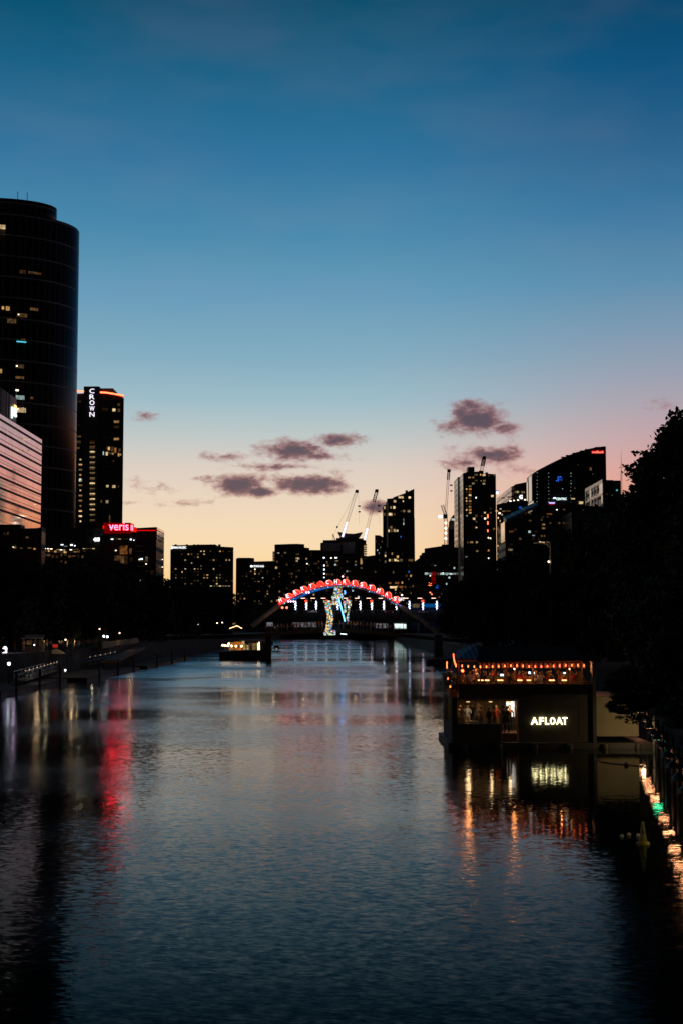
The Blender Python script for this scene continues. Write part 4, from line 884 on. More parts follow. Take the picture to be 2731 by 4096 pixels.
for (ch, px, py, ang), w in zip(DISC, DW):
    lab = ('red glowing half round sign with white letter ' + w) if ch else 'blank half round red glowing sign between the two words on arch'
    ang = ang * .5
    c = P(px, py + 9, YF - .55)
    r = thing('letter_sign', lab, 'letter sign', c, 'glowing letter signs along the arch')
    ca, sa = math.cos(math.radians(ang)), math.sin(math.radians(ang))
    rot = lambda dx, dz: Vector((dx * ca - dz * sa, 0, dx * sa + dz * ca))
    R = .80
    arcp = [(R * math.cos(math.radians(a)), R * math.sin(math.radians(a)) * 1.05) for a in range(-20, 201, 11)]
    MB().prism([c + rot(*q) for q in arcp], (0, .3, 0)).build('dome', DOME, r)
    MB().tube([c + rot(q[0] * 1.02, q[1] * 1.02) + Vector((0, -.03, 0)) for q in arcp[1:11]], .07, 5).build('rim', DRIM, r)
    if ch:
        me = text_data(ch, .56 if ch != 'I' else .17, .82, LETW, .0, .12)
        o = link('letter', me, r, (-.26 + .1 * sa, -.12, -.05)); o.rotation_euler = (0, -math.radians(ang) * .8, 0)
r = thing('letter_sign', 'tiny white scribbled script sign after the last S on the arch', 'sign', P(1604, 2404, YF - .6))
me = text_data('GIFT', 1.25, .7, emat('white_script_light', (1, .95, 1), 2, False), .0, .1); link('lettering', me, r, (0, 0, 0))
# the rainbow lit pillar
def rainbow():
    m, t_, b, o = newmat('rainbow_led_net'); t_.n.remove(b)
    g = t_.node('ShaderNodeNewGeometry')
    vo = t_.node('ShaderNodeTexVoronoi'); t_.l.new(g.outputs['Position'], vo.inputs['Vector']); vo.inputs['Scale'].default_value = 3.0
    hsv = t_.node('ShaderNodeSeparateColor'); t_.l.new(vo.outputs['Color'], hsv.inputs[0])
    s = t_.node('ShaderNodeSeparateXYZ'); t_.l.new(g.outputs['Position'], s.inputs[0])
    band = t_.noise(t_.xyz(t_.m('MULTIPLY', s.outputs[0], .5), 0.0, s.outputs[2]), .9, 1)
    hue = t_.m('FRACT', t_.m('ADD', t_.m('MULTIPLY', hsv.outputs[0], .20), t_.m('MULTIPLY', band, 1.05)))
    pal = t_.ramp(t_.m('FRACT', t_.m('ADD', hsv.outputs[0], t_.m('MULTIPLY', band, .8))), [(0, (1, .6, .1, 1)), (.2, (1, .85, .45, 1)), (.38, (1, .95, .8, 1)), (.52, (.1, .75, .9, 1)), (.62, (.08, .3, 1, 1)), (.72, (.3, .9, .3, 1)), (.82, (1, .08, .05, 1)), (.9, (1, .15, .5, 1)), (1, (1, .6, .1, 1))])
    cc = t_.node('ShaderNodeCombineColor', mode='HSV'); t_.put(cc.inputs[0], hue); t_.put(cc.inputs[1], t_.sstep(hsv.outputs[2], 0, 1, .12, .85)); cc.inputs[2].default_value = 1
    e = t_.node('ShaderNodeEmission'); t_.l.new(pal, e.inputs[0])
    t_.put(e.inputs[1], t_.sstep(vo.outputs['Distance'], .15, .8, 1.35, .08)); t_.l.new(e.outputs[0], o.inputs[0]); return m
RB = rainbow()
t = thing('lit_sculpture', 'rainbow fairy light wrapped bridge support shaped like a stocking and crutch', 'light sculpture', P(1318, 2545, YF - 2.4))
YS = YF - 2.6
def px_prism(root, name, pts, m, d=1.2): MB().prism([P(x, y, YS) for x, y in pts], (0, d, 0)).build(name, m, root)
px_prism(t, 'head', [(1338, 2347), (1364, 2347), (1369, 2370), (1374, 2395), (1371, 2404), (1365, 2392), (1358, 2394), (1354, 2412), (1344, 2420), (1326, 2417), (1328, 2400), (1334, 2372)], RB)
px_prism(t, 'stocking_leg', [(1294, 2402), (1324, 2402), (1327, 2440), (1332, 2462), (1334, 2478), (1328, 2510), (1323, 2524), (1338, 2520), (1344, 2526), (1342, 2540), (1296, 2542), (1294, 2532), (1301, 2520), (1306, 2490), (1308, 2470), (1303, 2440)], RB)
px_prism(t, 'right_leg', [(1372, 2403), (1406, 2401), (1404, 2420), (1396, 2450), (1394, 2478), (1395, 2485), (1389, 2487), (1384, 2470), (1390, 2452), (1394, 2420), (1386, 2421), (1384, 2448), (1375, 2452), (1376, 2425), (1373, 2418)], RB)
MB().tube([P(1354, 2390, YS - .3), P(1379, 2486, YS - .3)], .14, 6).build('blue_tube', emat('cyan_tube_light', (.12, .45, 1), 4), t)
MB().tube([P(1341, 2420, YS + .4), P(1331, 2462, YS + .4)], .35, 8).build('strut', TIMBER, t)
MB().tube([P(1377, 2362, YS), P(1380, 2370, YS), P(1377, 2377, YS)], .16, 6).build('blue_loop', emat('blue_loop_light', (.1, .35, 1), 2.5, False), t)
MB().prism([P(1330, 2495, YS - .1), P(1350, 2495, YS - .1), P(1348, 2514, YS - .1), P(1330, 2514, YS - .1)], (0, .3, 0)).build('blue_panel', mat('blue_board', (.02, .07, .2), .6), t)
MB().box(P(1290, 2545, YS).x, P(1395, 2545, YS).x, YS - .3, YS + 1.6, P(1300, 2543, YS).z - .45, P(1300, 2543, YS).z).build('footing', DCONC, t)
q = P(1376, 2538, 296.5)
r = thing('work_platform', 'small white edged work platform hung under the footbridge by the rainbow pillar', 'platform', (q.x, 296.5, q.z - .3))
MB().box(q.x - 1.0, q.x + 1.2, 295.6, 297.4, q.z - .3, q.z - .05).build('deck', HULL, r)
MB().tube([P(1362, 2535, 295.4), P(1386, 2537, 295.4)], .07, 5).build('edge_light', SPOTC, r)
MB().tube([(q.x - .9, 297, q.z - .1), (q.x - .9, 298.2, q.z + 1.0)], .06, 5).tube([(q.x + 1.1, 297, q.z - .1), (q.x + 1.1, 298.2, q.z + 1.0)], .06, 5).build('hanger', DARK, r)

# ------------------------------------------------------------------ people
def skin_person(name, arms, lean=0.0, step=.0):
    """one continuous body grown round a joint skeleton; faces -Y"""
    V = []; R = []; E = []
    def v(p, r, par=None):
        V.append(p); R.append(r)
        if par is not None: E.append((par, len(V) - 1))
        return len(V) - 1
    L = lambda z: -lean * max(0, z - .95)
    pel = v((0, 0, .95), .14); bel = v((0, L(1.1), 1.1), .13, pel); ch = v((0, L(1.3), 1.30), .15, bel); ut = v((0, L(1.42), 1.42), .11, ch)
    nk = v((0, L(1.5), 1.50), .055, ut); h0 = v((0, L(1.58) - .01, 1.58), .075, nk); h1 = v((0, L(1.66) - .01, 1.665), .098, h0); h2 = v((0, L(1.74), 1.745), .07, h1)
    v((0, L(1.64) - .115, 1.64), .016, h0)
    for s, (el, ha) in zip((-1, 1), arms):
        sh = v((s * .185, L(1.41), 1.41), .062, ut)
        e = v((s * el[0], L(el[2]) + el[1], el[2]), .046, sh); w = v((s * ha[0], L(ha[2]) + ha[1], ha[2]), .032, e)
        d = (Vector(ha) - Vector(el)).normalized(); pm = Vector(ha) + d * .07
        pl = v((s * pm.x, L(pm.z) + pm.y, pm.z), .036, w)
        for k in range(4):
            f1 = pm + d * (.05 + .008 * (k in (1, 2))) + Vector(((k - 1.5) * .02, 0, 0)); f2 = f1 + d * (.03) + Vector((0, -.02, -.005))
            a = v((s * f1.x, L(f1.z) + f1.y, f1.z), .0095, pl); v((s * f2.x, L(f2.z) + f2.y, f2.z), .008, a)
        th = Vector(ha) + d * .05 + Vector((-.045, -.03, 0)); v((s * th.x, L(th.z) + th.y, th.z), .011, w)
    for s in (-1, 1):
        hp = v((s * .095, 0, .88), .095, pel); k = v((s * .11, -.02 + s * step * .5, .49), .06, hp); an = v((s * .12, s * step, .09), .042, k); v((s * .13, s * step - .16, .04), .034, an)
    me = bpy.data.meshes.new(name); me.from_pydata(V, E, []); ob = bpy.data.objects.new(name, me); COL.objects.link(ob)
    md = ob.modifiers.new('s', 'SKIN'); md.use_smooth_shade = True
    for i, r in enumerate(R): me.skin_vertices[0].data[i].radius = (r, r)
    me.skin_vertices[0].data[0].use_root = True
    ob.modifiers.new('u', 'SUBSURF').levels = 1
    dg = bpy.context.evaluated_depsgraph_get(); dg.update()
    out = bpy.data.meshes.new_from_object(ob.evaluated_get(dg)); out.name = name
    bpy.data.objects.remove(ob)
    for mm in (SKIN, SHIRTS[0], TROUS[0], DARK): out.materials.append(mm)
    for p in out.polygons:
        c = p.center; arm = abs(c.x) > .17
        if c.z > 1.48 and not arm: p.material_index = 0
        elif arm and any((Vector((abs(c.x), c.y, c.z)) - Vector((ha[0], ha[1] + L(ha[2]), ha[2]))).length < .17 for el, ha in arms): p.material_index = 0
        elif c.z > .93 or arm: p.material_index = 1
        elif c.z > .09: p.material_index = 2
        else: p.material_index = 3
    return out
SKIN = mat('skin', (.42, .25, .17), .55)
SC = [('white', (.7, .68, .62)), ('red', (.5, .05, .04)), ('black', (.02, .02, .02)), ('tan', (.45, .3, .16)), ('blue', (.08, .16, .35)), ('grey', (.2, .2, .2)), ('yellow', (.55, .4, .1)), ('green', (.08, .18, .08)), ('orange', (.55, .2, .05)), ('pale blue', (.4, .5, .6))]
SHIRTS = [mat('cloth_' + n.replace(' ', '_'), c, .85) for n, c in SC]
TROUS = [mat('trousers_dark', (.03, .03, .04), .85), mat('trousers_denim', (.05, .08, .16), .85), mat('trousers_beige', (.35, .27, .18), .85)]
HAIRS = [mat('hair_dark', (.02, .014, .01), .6), mat('hair_brown', (.08, .045, .02), .6), mat('hair_blond', (.4, .28, .12), .6)]
down = ((.27, .03, 1.15), (.27, -.06, .90)); drink = ((.26, -.02, 1.14), (.16, -.24, 1.22)); talk = ((.27, -.05, 1.16), (.2, -.26, 1.08)); up = ((.33, -.04, 1.32), (.26, -.1, 1.62))
BODY = [skin_person('person', (down, drink)), skin_person('person', (talk, down), .06, .08), skin_person('person', (drink, talk), .12, -.05), skin_person('person', (down, up), .02)]
mbh = MB()
for i in range(1):
    mbh.ball((0, .015, 1.695), .112, 12, 8, 1, 1.05, .95)
hv = [v for v in mbh.v]
HAIR = MB(); HAIR.v = [(x, y if (z > 1.68 or y > .02) else max(y, .03), max(z, 1.56)) for x, y, z in hv]; HAIR.f = mbh.f
HAIRD = HAIR.data('hair', HAIRS[0], (0, 0, 0), True)
def setmat(o, i, m):
    o.material_slots[i].link = 'OBJECT'; o.material_slots[i].material = m
def person(loc, face, where, shirt, pose=None, trousers=None, hair=None, group=None, hat=False, s=1.0):
    pz = random.randrange(4) if pose is None else pose
    tr = random.randrange(3) if trousers is None else trousers; hr = random.randrange(3) if hair is None else hair
    o = link('person', BODY[pz], None, loc); o.rotation_euler = (0, 0, face); o.scale = (s, s, s)
    setmat(o, 1, SHIRTS[shirt]); setmat(o, 2, TROUS[tr])
    tag(o, 'person in a %s top %s' % (SC[shirt][0], where), 'person', group)
    h = link('hair', HAIRD, o)
    if hat: h.name = 'cap'
    setmat(h, 0, SHIRTS[0] if hat else HAIRS[hr])
    return o

# ------------------------------------------------------------------ floating bar, moored at the right
YA = 94.0
def A(px, py, Y=YA): return P(px, py, Y)
xl, xr = A(1806, 2880).x, A(2378, 2880).x
zf, zs = .36, 3.05                       # lower floor, upper slab underside
zu = 3.25
af = thing('floating_bar', 'two storey floating bar with a lit name and string lights', 'floating bar', ((xl + xr) / 2, YA + 10, 0))
NAVY = mat('bar_wall', (.034, .029, .02), .7, 0, .3, 2.0)
CREAM = mat('cream_wall', (.5, .42, .28), .7, 0, .15, 1.0)
WOOD = mat('lit_timber', (.42, .2, .07), .6, 0, .3, 3.0)
MB().box(A(1788, 2980).x, A(2600, 2980).x, YA - .7, YA + 8.6, -.35, zf).build('pontoon', HULL, af)
z_o = A(1900, 2800).z; z_sill = A(1900, 2896).z; z_h = A(1900, 2786).z
MB().box(xl, A(1826, 2850).x, YA, YA + .25, zf, zs).build('front_wall', NAVY, af)
MB().box(A(1826, 2850).x, A(2004, 2850).x, YA, YA + .2, zf, z_sill).build('front_wall', NAVY, af)
MB().box(A(1826, 2850).x, A(2070, 2850).x, YA, YA + .2, z_o, zs).build('front_wall', NAVY, af)
MB().box(A(2070, 2850).x, A(2368, 2850).x, YA, YA + .25, zf, zs).build('front_wall', NAVY, af)
MB().box(xl, xl + .2, YA + .25, YA + 1.2, zf, zs).box(xl, xl + .2, YA + 1.2, YA + 6, zf, 1.5).box(xl, xl + .2, YA + 6, YA + 7.8, zf, zs).build('side_wall', NAVY, af)
MB().box(A(2366, 2850).x, A(2380, 2850).x, YA - .35, YA + .4, zf, 5.6).build('corner_post', DARK, af)
MB().box(xl, A(2070, 2850).x + 1.4, YA + 7.5, YA + 7.7, zf, zs).build('back_wall', CREAM, af)
MB().box(A(2004, 2850).x - .05, A(2006, 2850).x, YA - .03, YA + .15, zf, z_o).build('door_frame', WOOD, af)
MB().box(A(2066, 2850).x, A(2071, 2850).x, YA - .04, YA + .4, zf, z_o).build('door_frame', WOOD, af)
MB().box(A(2058, 2850).x, A(2059.5, 2850).x, YA + .6, YA + .7, zf, z_o).build('door_frame', WOOD, af)
MB().box(A(1826, 2850).x, A(2071, 2850).x, YA - .04, YA + .3, z_o - .03, z_o + .06).build('lintel', WOOD, af)
ZI = .86
MB().box(xl + .25, A(2070, 2850).x + 1.3, YA + 1.0, YA + 7.45, zf + .002, ZI).build('raised_floor', WOOD, af)
MB().box(A(1826, 2850).x, A(2071, 2850).x, YA - .02, YA + .1, z_sill - .02, z_sill + .03).build('rail', STEEL, af)
MB().box(xl, xr, YA + .0, YA + 8, zs, zu).build('upper_floor', NAVY, af)
MB().box(xl + .05, A(2070, 2850).x + 1.4, YA + .3, YA + 7.5, zs - .06, zs - .005).build('ceiling', CREAM, af)
MB().box(A(2070, 2850).x + 1.4, A(2070, 2850).x + 1.6, YA + .3, YA + 7.5, zf, zs).build('partition', CREAM, af)
# pale end annex on the right
MB().box(A(2382, 2900).x, A(2556, 2900).x, YA + .3, YA + 8, zf + .35, A(2450, 2788).z).build('annex', mat('annex_wall', (.33, .28, .18), .75, 0, .2, .5), af)
# upper deck
zr = A(2000, 2725).z
MB().box(A(1832, 2740).x, xr, YA - .03, YA + .04, zr - .05, zr + .02).build('handrail', WOOD, af)
MB().box(A(1832, 2740).x, xr, YA - .02, YA + .03, A(1900, 2735).z - .02, A(1900, 2735).z + .03).build('handrail', WOOD, af)
BAL = mat('smoked_glass', (.01, .01, .01), .2, 0, .1, 1, .84)
MB().box(A(1832, 2740).x, xr, YA + .005, YA + .02, zu, A(1900, 2737).z).build('balustrade', BAL, af)
ze = A(2000, 2645).z
for px in (1834, 1920, 2022, 2062, 2132, 2234, 2282, 2328):
    MB().box(A(px - 2.5, 2700).x, A(px + 2.5, 2700).x, YA + .1, YA + .2, zu, ze).build('post', WOOD, af)
MB().prism([A(1912, 2646), A(2325, 2642), A(2325, 2647.5), A(1912, 2651.5)], (0, .15, 0)).build('fascia', WOOD, af)
ya = 4.6
za = A(2000, 2584, YA + ya).z
rx0, rx1 = A(1908, 2640).x, A(2340, 2640).x
MB().hexa([(rx0, YA, ze - .05), (rx1, YA, ze + .03), (rx1, YA + ya, za - .1), (rx0, YA + ya, za - .1)], [(rx0, YA, ze + .05), (rx1, YA, ze + .13), (rx1, YA + ya, za), (rx0, YA + ya, za)]).build('roof', ROOFD, af)
MB().hexa([(rx0, YA + ya, za - .1), (rx1, YA + ya, za - .1), (rx1, YA + 8, ze), (rx0, YA + 8, ze)], [(rx0, YA + ya, za), (rx1, YA + ya, za), (rx1, YA + 8, ze + .1), (rx0, YA + 8, ze + .1)]).build('roof', ROOFD, af)
def stripes(name, c1, c2, w, axis=0):
    m, t_, b, o = newmat(name); tcn = t_.node('ShaderNodeTexCoord'); s = t_.node('ShaderNodeSeparateXYZ'); t_.l.new(tcn.outputs['Object'], s.inputs[0])
    k = t_.m('GREATER_THAN', t_.m('FRACT', t_.m('DIVIDE', s.outputs[axis], w)), .5)
    t_.put(b.inputs['Base Color'], t_.mix(k, (*c1, 1), (*c2, 1))); b.inputs['Roughness'].default_value = .8; return m
STR = stripes('striped_canvas', (.05, .07, .13), (.55, .48, .36), .31)
mb = MB(); n = 52; vx0, vx1 = A(1915, 2660).x, A(2340, 2660).x; zt0, zb0 = A(2000, 2652).z, A(2000, 2674).z
for i in range(n):
    x0, x1 = vx0 + (vx1 - vx0) * i / n, vx0 + (vx1 - vx0) * (i + 1) / n; xm = (x0 + x1) / 2
    mb.prism([(x0, YA - .05, zt0), (x0, YA - .08, zb0 + .05), (xm, YA - .08, zb0 - .02), (x1, YA - .08, zb0 + .05), (x1, YA - .05, zt0)], (0, .015, 0))
mb.build('valance', STR, af)
BST = stripes('blue_striped_awning', (.04, .08, .16), (.12, .24, .40), .34)
a0, a1 = A(1826, 2640), A(1910, 2640); b0, b1 = A(1822, 2606, YA + 5), A(1908, 2578, YA + 5)
MB().hexa([(a0.x, YA + .1, a0.z), (a1.x, YA + .1, a1.z), (b1.x, YA + 5, b1.z), (b0.x, YA + 5, b0.z)], [(a0.x, YA + .1, a0.z + .06), (a1.x, YA + .1, a1.z + .06), (b1.x, YA + 5, b1.z + .06), (b0.x, YA + 5, b0.z + .06)]).build('awning', BST, af)
MB().box(a0.x, a1.x, YA + .05, YA + .15, a0.z - .1, a0.z).build('awning_bar', WOOD, af)
MB().box(A(2120, 2760).x, A(2360, 2760).x, YA - .03, YA + .02, A(2200, 2792).z, A(2200, 2778).z).build('dark_panel', DARK, af)
for px in (2120, 2184, 2248, 2312): MB().box(A(px, 2900).x, A(px, 2900).x + .018, YA - .012, YA + .05, zf + .02, zs - .02).build('panel_joint', DARK, af)
for px in (1850, 1990, 2130, 2270, 2410, 2540): MB().lathe([(.16, 0), (.2, .1), (.2, .3), (.16, .4)], (A(px, 2970).x, YA - .9, -.08), 12).build('fender', DARK, af)
LET = emat('cream_letter_light', (1, .86, .42), 4.5)
for ch, x0, x1 in zip('AFLOAT', (2121, 2154.5, 2178, 2197.5, 2222, 2247), (2150, 2171.5, 2193, 2218, 2248, 2266)):
    ptext(af, 'letter', ch, x0, 2869, x1, 2898, YA - .02, LET, .022, .1, .06)
# lamps that the photograph shows burning inside
def pt_lamp(parent, loc, col, w, r=.12):
    l = bpy.data.lights.new('lamp_glow', 'POINT'); l.color = col; l.energy = w; l.shadow_soft_size = r
    o = bpy.data.objects.new('lamp_glow', l); COL.objects.link(o); o.parent = parent; o.location = Vector(loc) - worg(parent)
for px, yy, w in ((1870, 2.5, 15), (1960, 2.5, 11), (2035, 1.6, 9)):
    x = A(px, 2800, YA + yy).x
    r = thing('ceiling_lamp', 'warm lamp hanging in the lower room of the floating bar, %s' % {1870: 'at its left end', 1960: 'in its middle', 2035: 'near the doorway'}[px], 'lamp', (x, YA + yy, zs - .06))
    MB().lathe([(.02, -.02), (.10, -.05), (.13, -.16), (.02, -.18)], (x, YA + yy, zs - .06), 12).build('lamp_shade', emat('lamp_glass', (1, .6, .25), 1.3, False), r)
    pt_lamp(r, (x, YA + yy, zs - .45), (1, .62, .3), w)
r = thing('bar_fridge', 'bright white lit drinks cabinet inside the doorway', 'fridge', (A(2042, 2850, YA + 4).x, YA + 4, ZI))
x = A(2040, 2850, YA + 4).x
cb = MB().box(x - .36, x + .36, YA + 4, YA + 4.6, ZI, ZI + 2.1).build('cabinet', STEEL, r)
MB().box(x - .28, x + .28, YA + 3.96, YA + 4, ZI + .9, ZI + 2.05).build('lit_door', emat('cold_white_panel', (1, .95, .85), 1.6, True, 0, .3, 6), cb)
# string lights
def festoon(label, pts, n, m=None, r_=.042, sag=.05):
    r = thing('string_lights', label, 'string lights', pts[0], 'bulb strings on the floating bar')
    path = smooth([tuple(p) for p in pts], 4); path = [Vector(p) for p in path]
    L = [0]
    for a, b in zip(path[:-1], path[1:]): L.append(L[-1] + (b - a).length)
    MB().tube(path, .012, 4).build('wire', DARK, r)
    bm_ = MB().lathe([(.015, .09), (.03, .06), (r_, .0), (r_ * .7, -.05), (.01, -.07)], (0, 0, 0), 8).data('bulb', m or WARM_BULB, (0, 0, 0), True)
    for k in range(n):
        d = L[-1] * k / (n - 1); i = max(j for j in range(len(L)) if L[j] <= d + 1e-6); i = min(i, len(path) - 2)
        p = path[i].lerp(path[i + 1], (d - L[i]) / max(1e-6, L[i + 1] - L[i]))
        link('bulb', bm_, r, p + Vector((0, 0, -.05)) - worg(r))
    return r
festoon('long row of warm bulbs along the front eave of the floating bar', [A(1822, 2658, YA - .2), A(1845, 2661, YA - .2), A(1918, 2665, YA - .2), A(1988, 2663, YA - .2), A(2062, 2660, YA - .2), A(2130, 2664, YA - .2), A(2210, 2662, YA - .2), A(2280, 2658, YA - .2), A(2334, 2660, YA - .2)], 22)
festoon('string of warm bulbs climbing the left corner of the floating bar', [A(1822, 2661, YA - .15), A(1818, 2650, YA + 1.5), A(1815, 2640, YA + 3), A(1813, 2627, YA + 5), A(1812, 2616, YA + 7)], 8)
festoon('short string of warm bulbs at the rear left of the floating bar', [A(1786, 2648, YA + 7.8), A(1785, 2656, YA + 7.8), A(1786, 2667, YA + 7.8)], 4)
for (px, py, yy, lab) in ((1848, 2683, .8, 'warm lantern on a post at the left end of upper deck'), (2056, 2676, .4, 'small twin spot under the eave in the middle of upper deck'), (2277, 2676, .4, 'small spot under the eave at right of upper deck')):
    q = A(px, py, YA + yy); r = thing('lantern', lab, 'lantern', (q.x, q.y, zu))
    MB().tube([(q.x, q.y, zu), (q.x, q.y, q.z + .3)], .03, 6).build('pole', WOOD, r)
    MB().ball(q, .10 if yy == .8 else .06, 8, 6).build('lamp', WARM_BULB if yy == .8 else GLOBE, r)
for px, w in ((1785, None), (1797, None)):
    q = A(px + 8, 2742 if px == 1797 else 2712, YA - .1)
r = festoon('pair of warm bulbs low on the left planters of the floating bar', [A(1790, 2712, YA + .4), A(1794, 2728, YA + .2), A(1799, 2744, YA)], 2, None, .04)
pt_lamp(af, (A(1870, 2690, YA + 3).x, YA + 3.0, 5.1), (1, .32, .08), 125)
pt_lamp(af, (A(2050, 2690, YA + 3).x, YA + 3.0, 5.1), (1, .32, .08), 125)
pt_lamp(af, (A(2240, 2690, YA + 3).x, YA + 3.0, 5.1), (1, .32, .08), 125)
# lit table tops at the rail
TT = emat('glowing_table_top', (1, .42, .15), 2.6, False)
TBL = [(1921, 20, 'under the fifth bulb, brightest at left'), (1947, 15, 'second from the left along the rail'), (1994, 9, 'left half of a close pair at the rail'), (2006, 8, 'right half of a close pair at the rail'), (2078, 17, 'just right of the post at mid rail'), (2114, 13, 'below the blue phone screen'), (2206, 19, 'right of the person in the white shirt'), (2256, 16, 'below the glowing lantern at right')]
for px, w, lab in TBL:
    a, b = A(px - w / 2, 2722, YA + .35), A(px + w / 2, 2722, YA + .35)
    r = thing('bar_table', 'glowing table at the upper rail, ' + lab, 'table', ((a.x + b.x) / 2, YA + .45, zu), 'glowing tables at the rail')
    MB().box(a.x, b.x, YA + .2, YA + .7, a.z - .03, a.z + .05).build('table_top', TT, r)
    MB().tube([((a.x + b.x) / 2, YA + .45, zu), ((a.x + b.x) / 2, YA + .45, a.z - .03)], .03, 6).build('leg', WOOD, r)
PH = emat('phone_screen_light', (.65, .85, 1), 2.5, False)
for px, py, w, h, lab in ((2006, 2700, 13, 8, 'bright white screen held up left of the middle posts'), (2116, 2691, 8, 9, 'blue lit phone screen among the crowd at mid deck'), (2134, 2692, 4, 8, 'thin blue phone screen right of the larger blue one'), (2256, 2692, 8, 6, 'pale phone screen above the glowing lantern at right')):
    a, b = A(px - w / 2, py + h / 2, YA + .9), A(px + w / 2, py - h / 2, YA + .9)
    r = thing('screen', lab, 'screen', ((a.x + b.x) / 2, YA + .9, a.z))
    MB().box(a.x, b.x, YA + .9, YA + .93, a.z, b.z).build('display', PH, r); MB().box(a.x - .015, b.x + .015, YA + .932, YA + .96, a.z - .015, b.z + .015).build('case', DARK, r)
# the crowd upstairs
UP = [(1850, 1.6, 3, 'leaning by the lantern at the left end of upper deck'), (1878, 1.0, 9, 'right of the lantern upstairs'), (1895, 2.2, 8, 'standing tall between lantern and second post upstairs'), (1937, 1.8, 2, 'between the first two glowing tables upstairs'), (1958, 1.2, 5, 'behind the second glowing table upstairs'), (1975, 2.4, 1, 'left of the bright white screen upstairs'), (1990, 1.0, 7, 'in front of the close pair of glowing tables upstairs'), (2018, 1.6, 3, 'right of the bright white screen upstairs'), (2034, .9, 2, 'hunched right of the third post upstairs'), (2050, 2.0, 6, 'behind the twin spot light upstairs'), (2072, 1.0, 1, 'in bright view right of the twin spot upstairs'), (2092, 2.2, 5, 'between two glowing tables at mid deck upstairs'), (2102, 1.2, 8, 'left of the blue phone screen upstairs'), (2126, .9, 3, 'right of the blue phone screen upstairs'), (2160, 1.0, 0, 'with head bowed at mid deck, brightest upstairs'), (2188, 1.4, 1, 'with raised arm right of the white shirt upstairs'), (2196, 2.6, 7, 'behind the seventh glowing table upstairs'), (2226, 1.4, 2, 'left of the sixth post upstairs'), (2243, 1.0, 8, 'left of the glowing lantern at right upstairs'), (2268, 2.2, 6, 'behind the last glowing table upstairs'), (2292, 1.0, 1, 'right of the seventh post upstairs'), (2306, 1.8, 5, 'before the last post at right end upstairs'), (2322, 1.2, 3, 'at the right end corner of upper deck'), (1906, 3.2, 4, 'deep inside, behind the second post upstairs'), (2140, 3.0, 9, 'deep inside at mid deck behind the blue phones')]
for px, dy, sh, lab in UP:
    q = A(px, 2700, YA + dy)
    person((q.x, YA + dy, zu + random.uniform(-.28, -.02) if False else zu), random.uniform(-1.2, 1.2), lab, sh, None, None, None, 'crowd on the upper deck of floating bar', s=random.uniform(.93, 1.03))
# the crowd in the lower room
LO = [(1838, 3.0, 6, 1, 'seated far left in the lower room window', False), (1848, 2.0, 3, 2, 'reaching over the table in the lower room', False), (1868, 3.6, 9, 0, 'behind the table at left in lower room', False), (1890, 5.0, 2, 1, 'deep in the lower room behind the table', False), (1922, 1.6, 3, 2, 'with back turned in the middle of lower window', False), (1910, 4.2, 5, 3, 'against the back wall of the lower room', False), (1954, 1.0, 2, 0, 'and white cap standing in the lower window', True), (1975, 1.4, 8, 3, 'and beige trousers right of the white cap', False), (1985, 3.0, 1, 1, 'behind the beige trousers in lower room', False), (2012, 1.2, 2, 0, 'at the left side of the bright doorway', False), (2026, .8, 7, 1, 'in patterned clothes crossing the doorway', False), (2036, 2.0, 8, 2, 'in front of the white lit cabinet', False)]
for px, dy, sh, po, lab, hat in LO:
    q = A(px, 2850, YA + dy)
    person((q.x, YA + dy, ZI), random.uniform(-1.0, 1.0) + (math.pi if 'back turned' in lab else 0), lab, sh, po, 2 if 'beige' in lab else None, None, 'crowd in the lower room of floating bar', hat)
r = thing('bar_table', 'low pale table in the window of the lower room', 'table', (A(1888, 2880, YA + 1.1).x, YA + 1.1, ZI))
x = A(1888, 2880, YA + 1).x
MB().box(x - .45, x + .45, YA + 1.02, YA + 1.5, ZI + .72, ZI + .78).build('table_top', CREAM, r); MB().box(x - .35, x + .35, YA + 1.05, YA + 1.45, ZI + .3, ZI + .72).build('cupboard', CREAM, r)
for dx in (-.4, .4): MB().box(x + dx - .03, x + dx + .03, YA + 1.05, YA + 1.11, ZI, ZI + .72).build('leg', WOOD, r)

# ------------------------------------------------------------------ foliage helpers
def leaf_mesh(name, n, hull, clumps, crad, size, m, seed=1):
    rng = np.random.default_rng(seed)
    d = rng.normal(size=(clumps, 3)); d /= np.linalg.norm(d, axis=1)[:, None]
    rr = rng.uniform(.35, 1.0, clumps) ** .4
    wob = 1 + .16 * np.sin(d[:, 0] * 5 + seed) + .14 * np.sin(d[:, 1] * 6 + 2 * seed) * np.cos(d[:, 2] * 4)
    cc = d * (rr * wob)[:, None] * np.array(hull)
    idx = rng.integers(0, clumps, n)
    off = np.clip(rng.normal(size=(n, 3)), -1.7, 1.7) * np.array([1, 1, .7]) * (crad * rng.uniform(.5, 1.2, clumps))[idx][:, None]
    c = cc[idx] + off
    a = rng.normal(size=(n, 3)); a /= np.linalg.norm(a, axis=1)[:, None]
    b = np.cross(a, rng.normal(size=(n, 3))); b /= np.linalg.norm(b, axis=1)[:, None]
    s = size * rng.uniform(.6, 1.4, n)[:, None]
    v = np.stack([c - a * s, c - b * s * .6 + a * s * .1, c + a * s, c + b * s * .6 + a * s * .1], 1).reshape(-1, 3)
    me = bpy.data.meshes.new(name)
    me.vertices.add(4 * n); me.vertices.foreach_set('co', v.reshape(-1))
    me.loops.add(4 * n); me.loops.foreach_set('vertex_index', np.arange(4 * n))
    me.polygons.add(n); me.polygons.foreach_set('loop_start', np.arange(0, 4 * n, 4)); me.polygons.foreach_set('loop_total', np.full(n, 4))
    me.update(); me.validate(); me.materials.append(m); return me
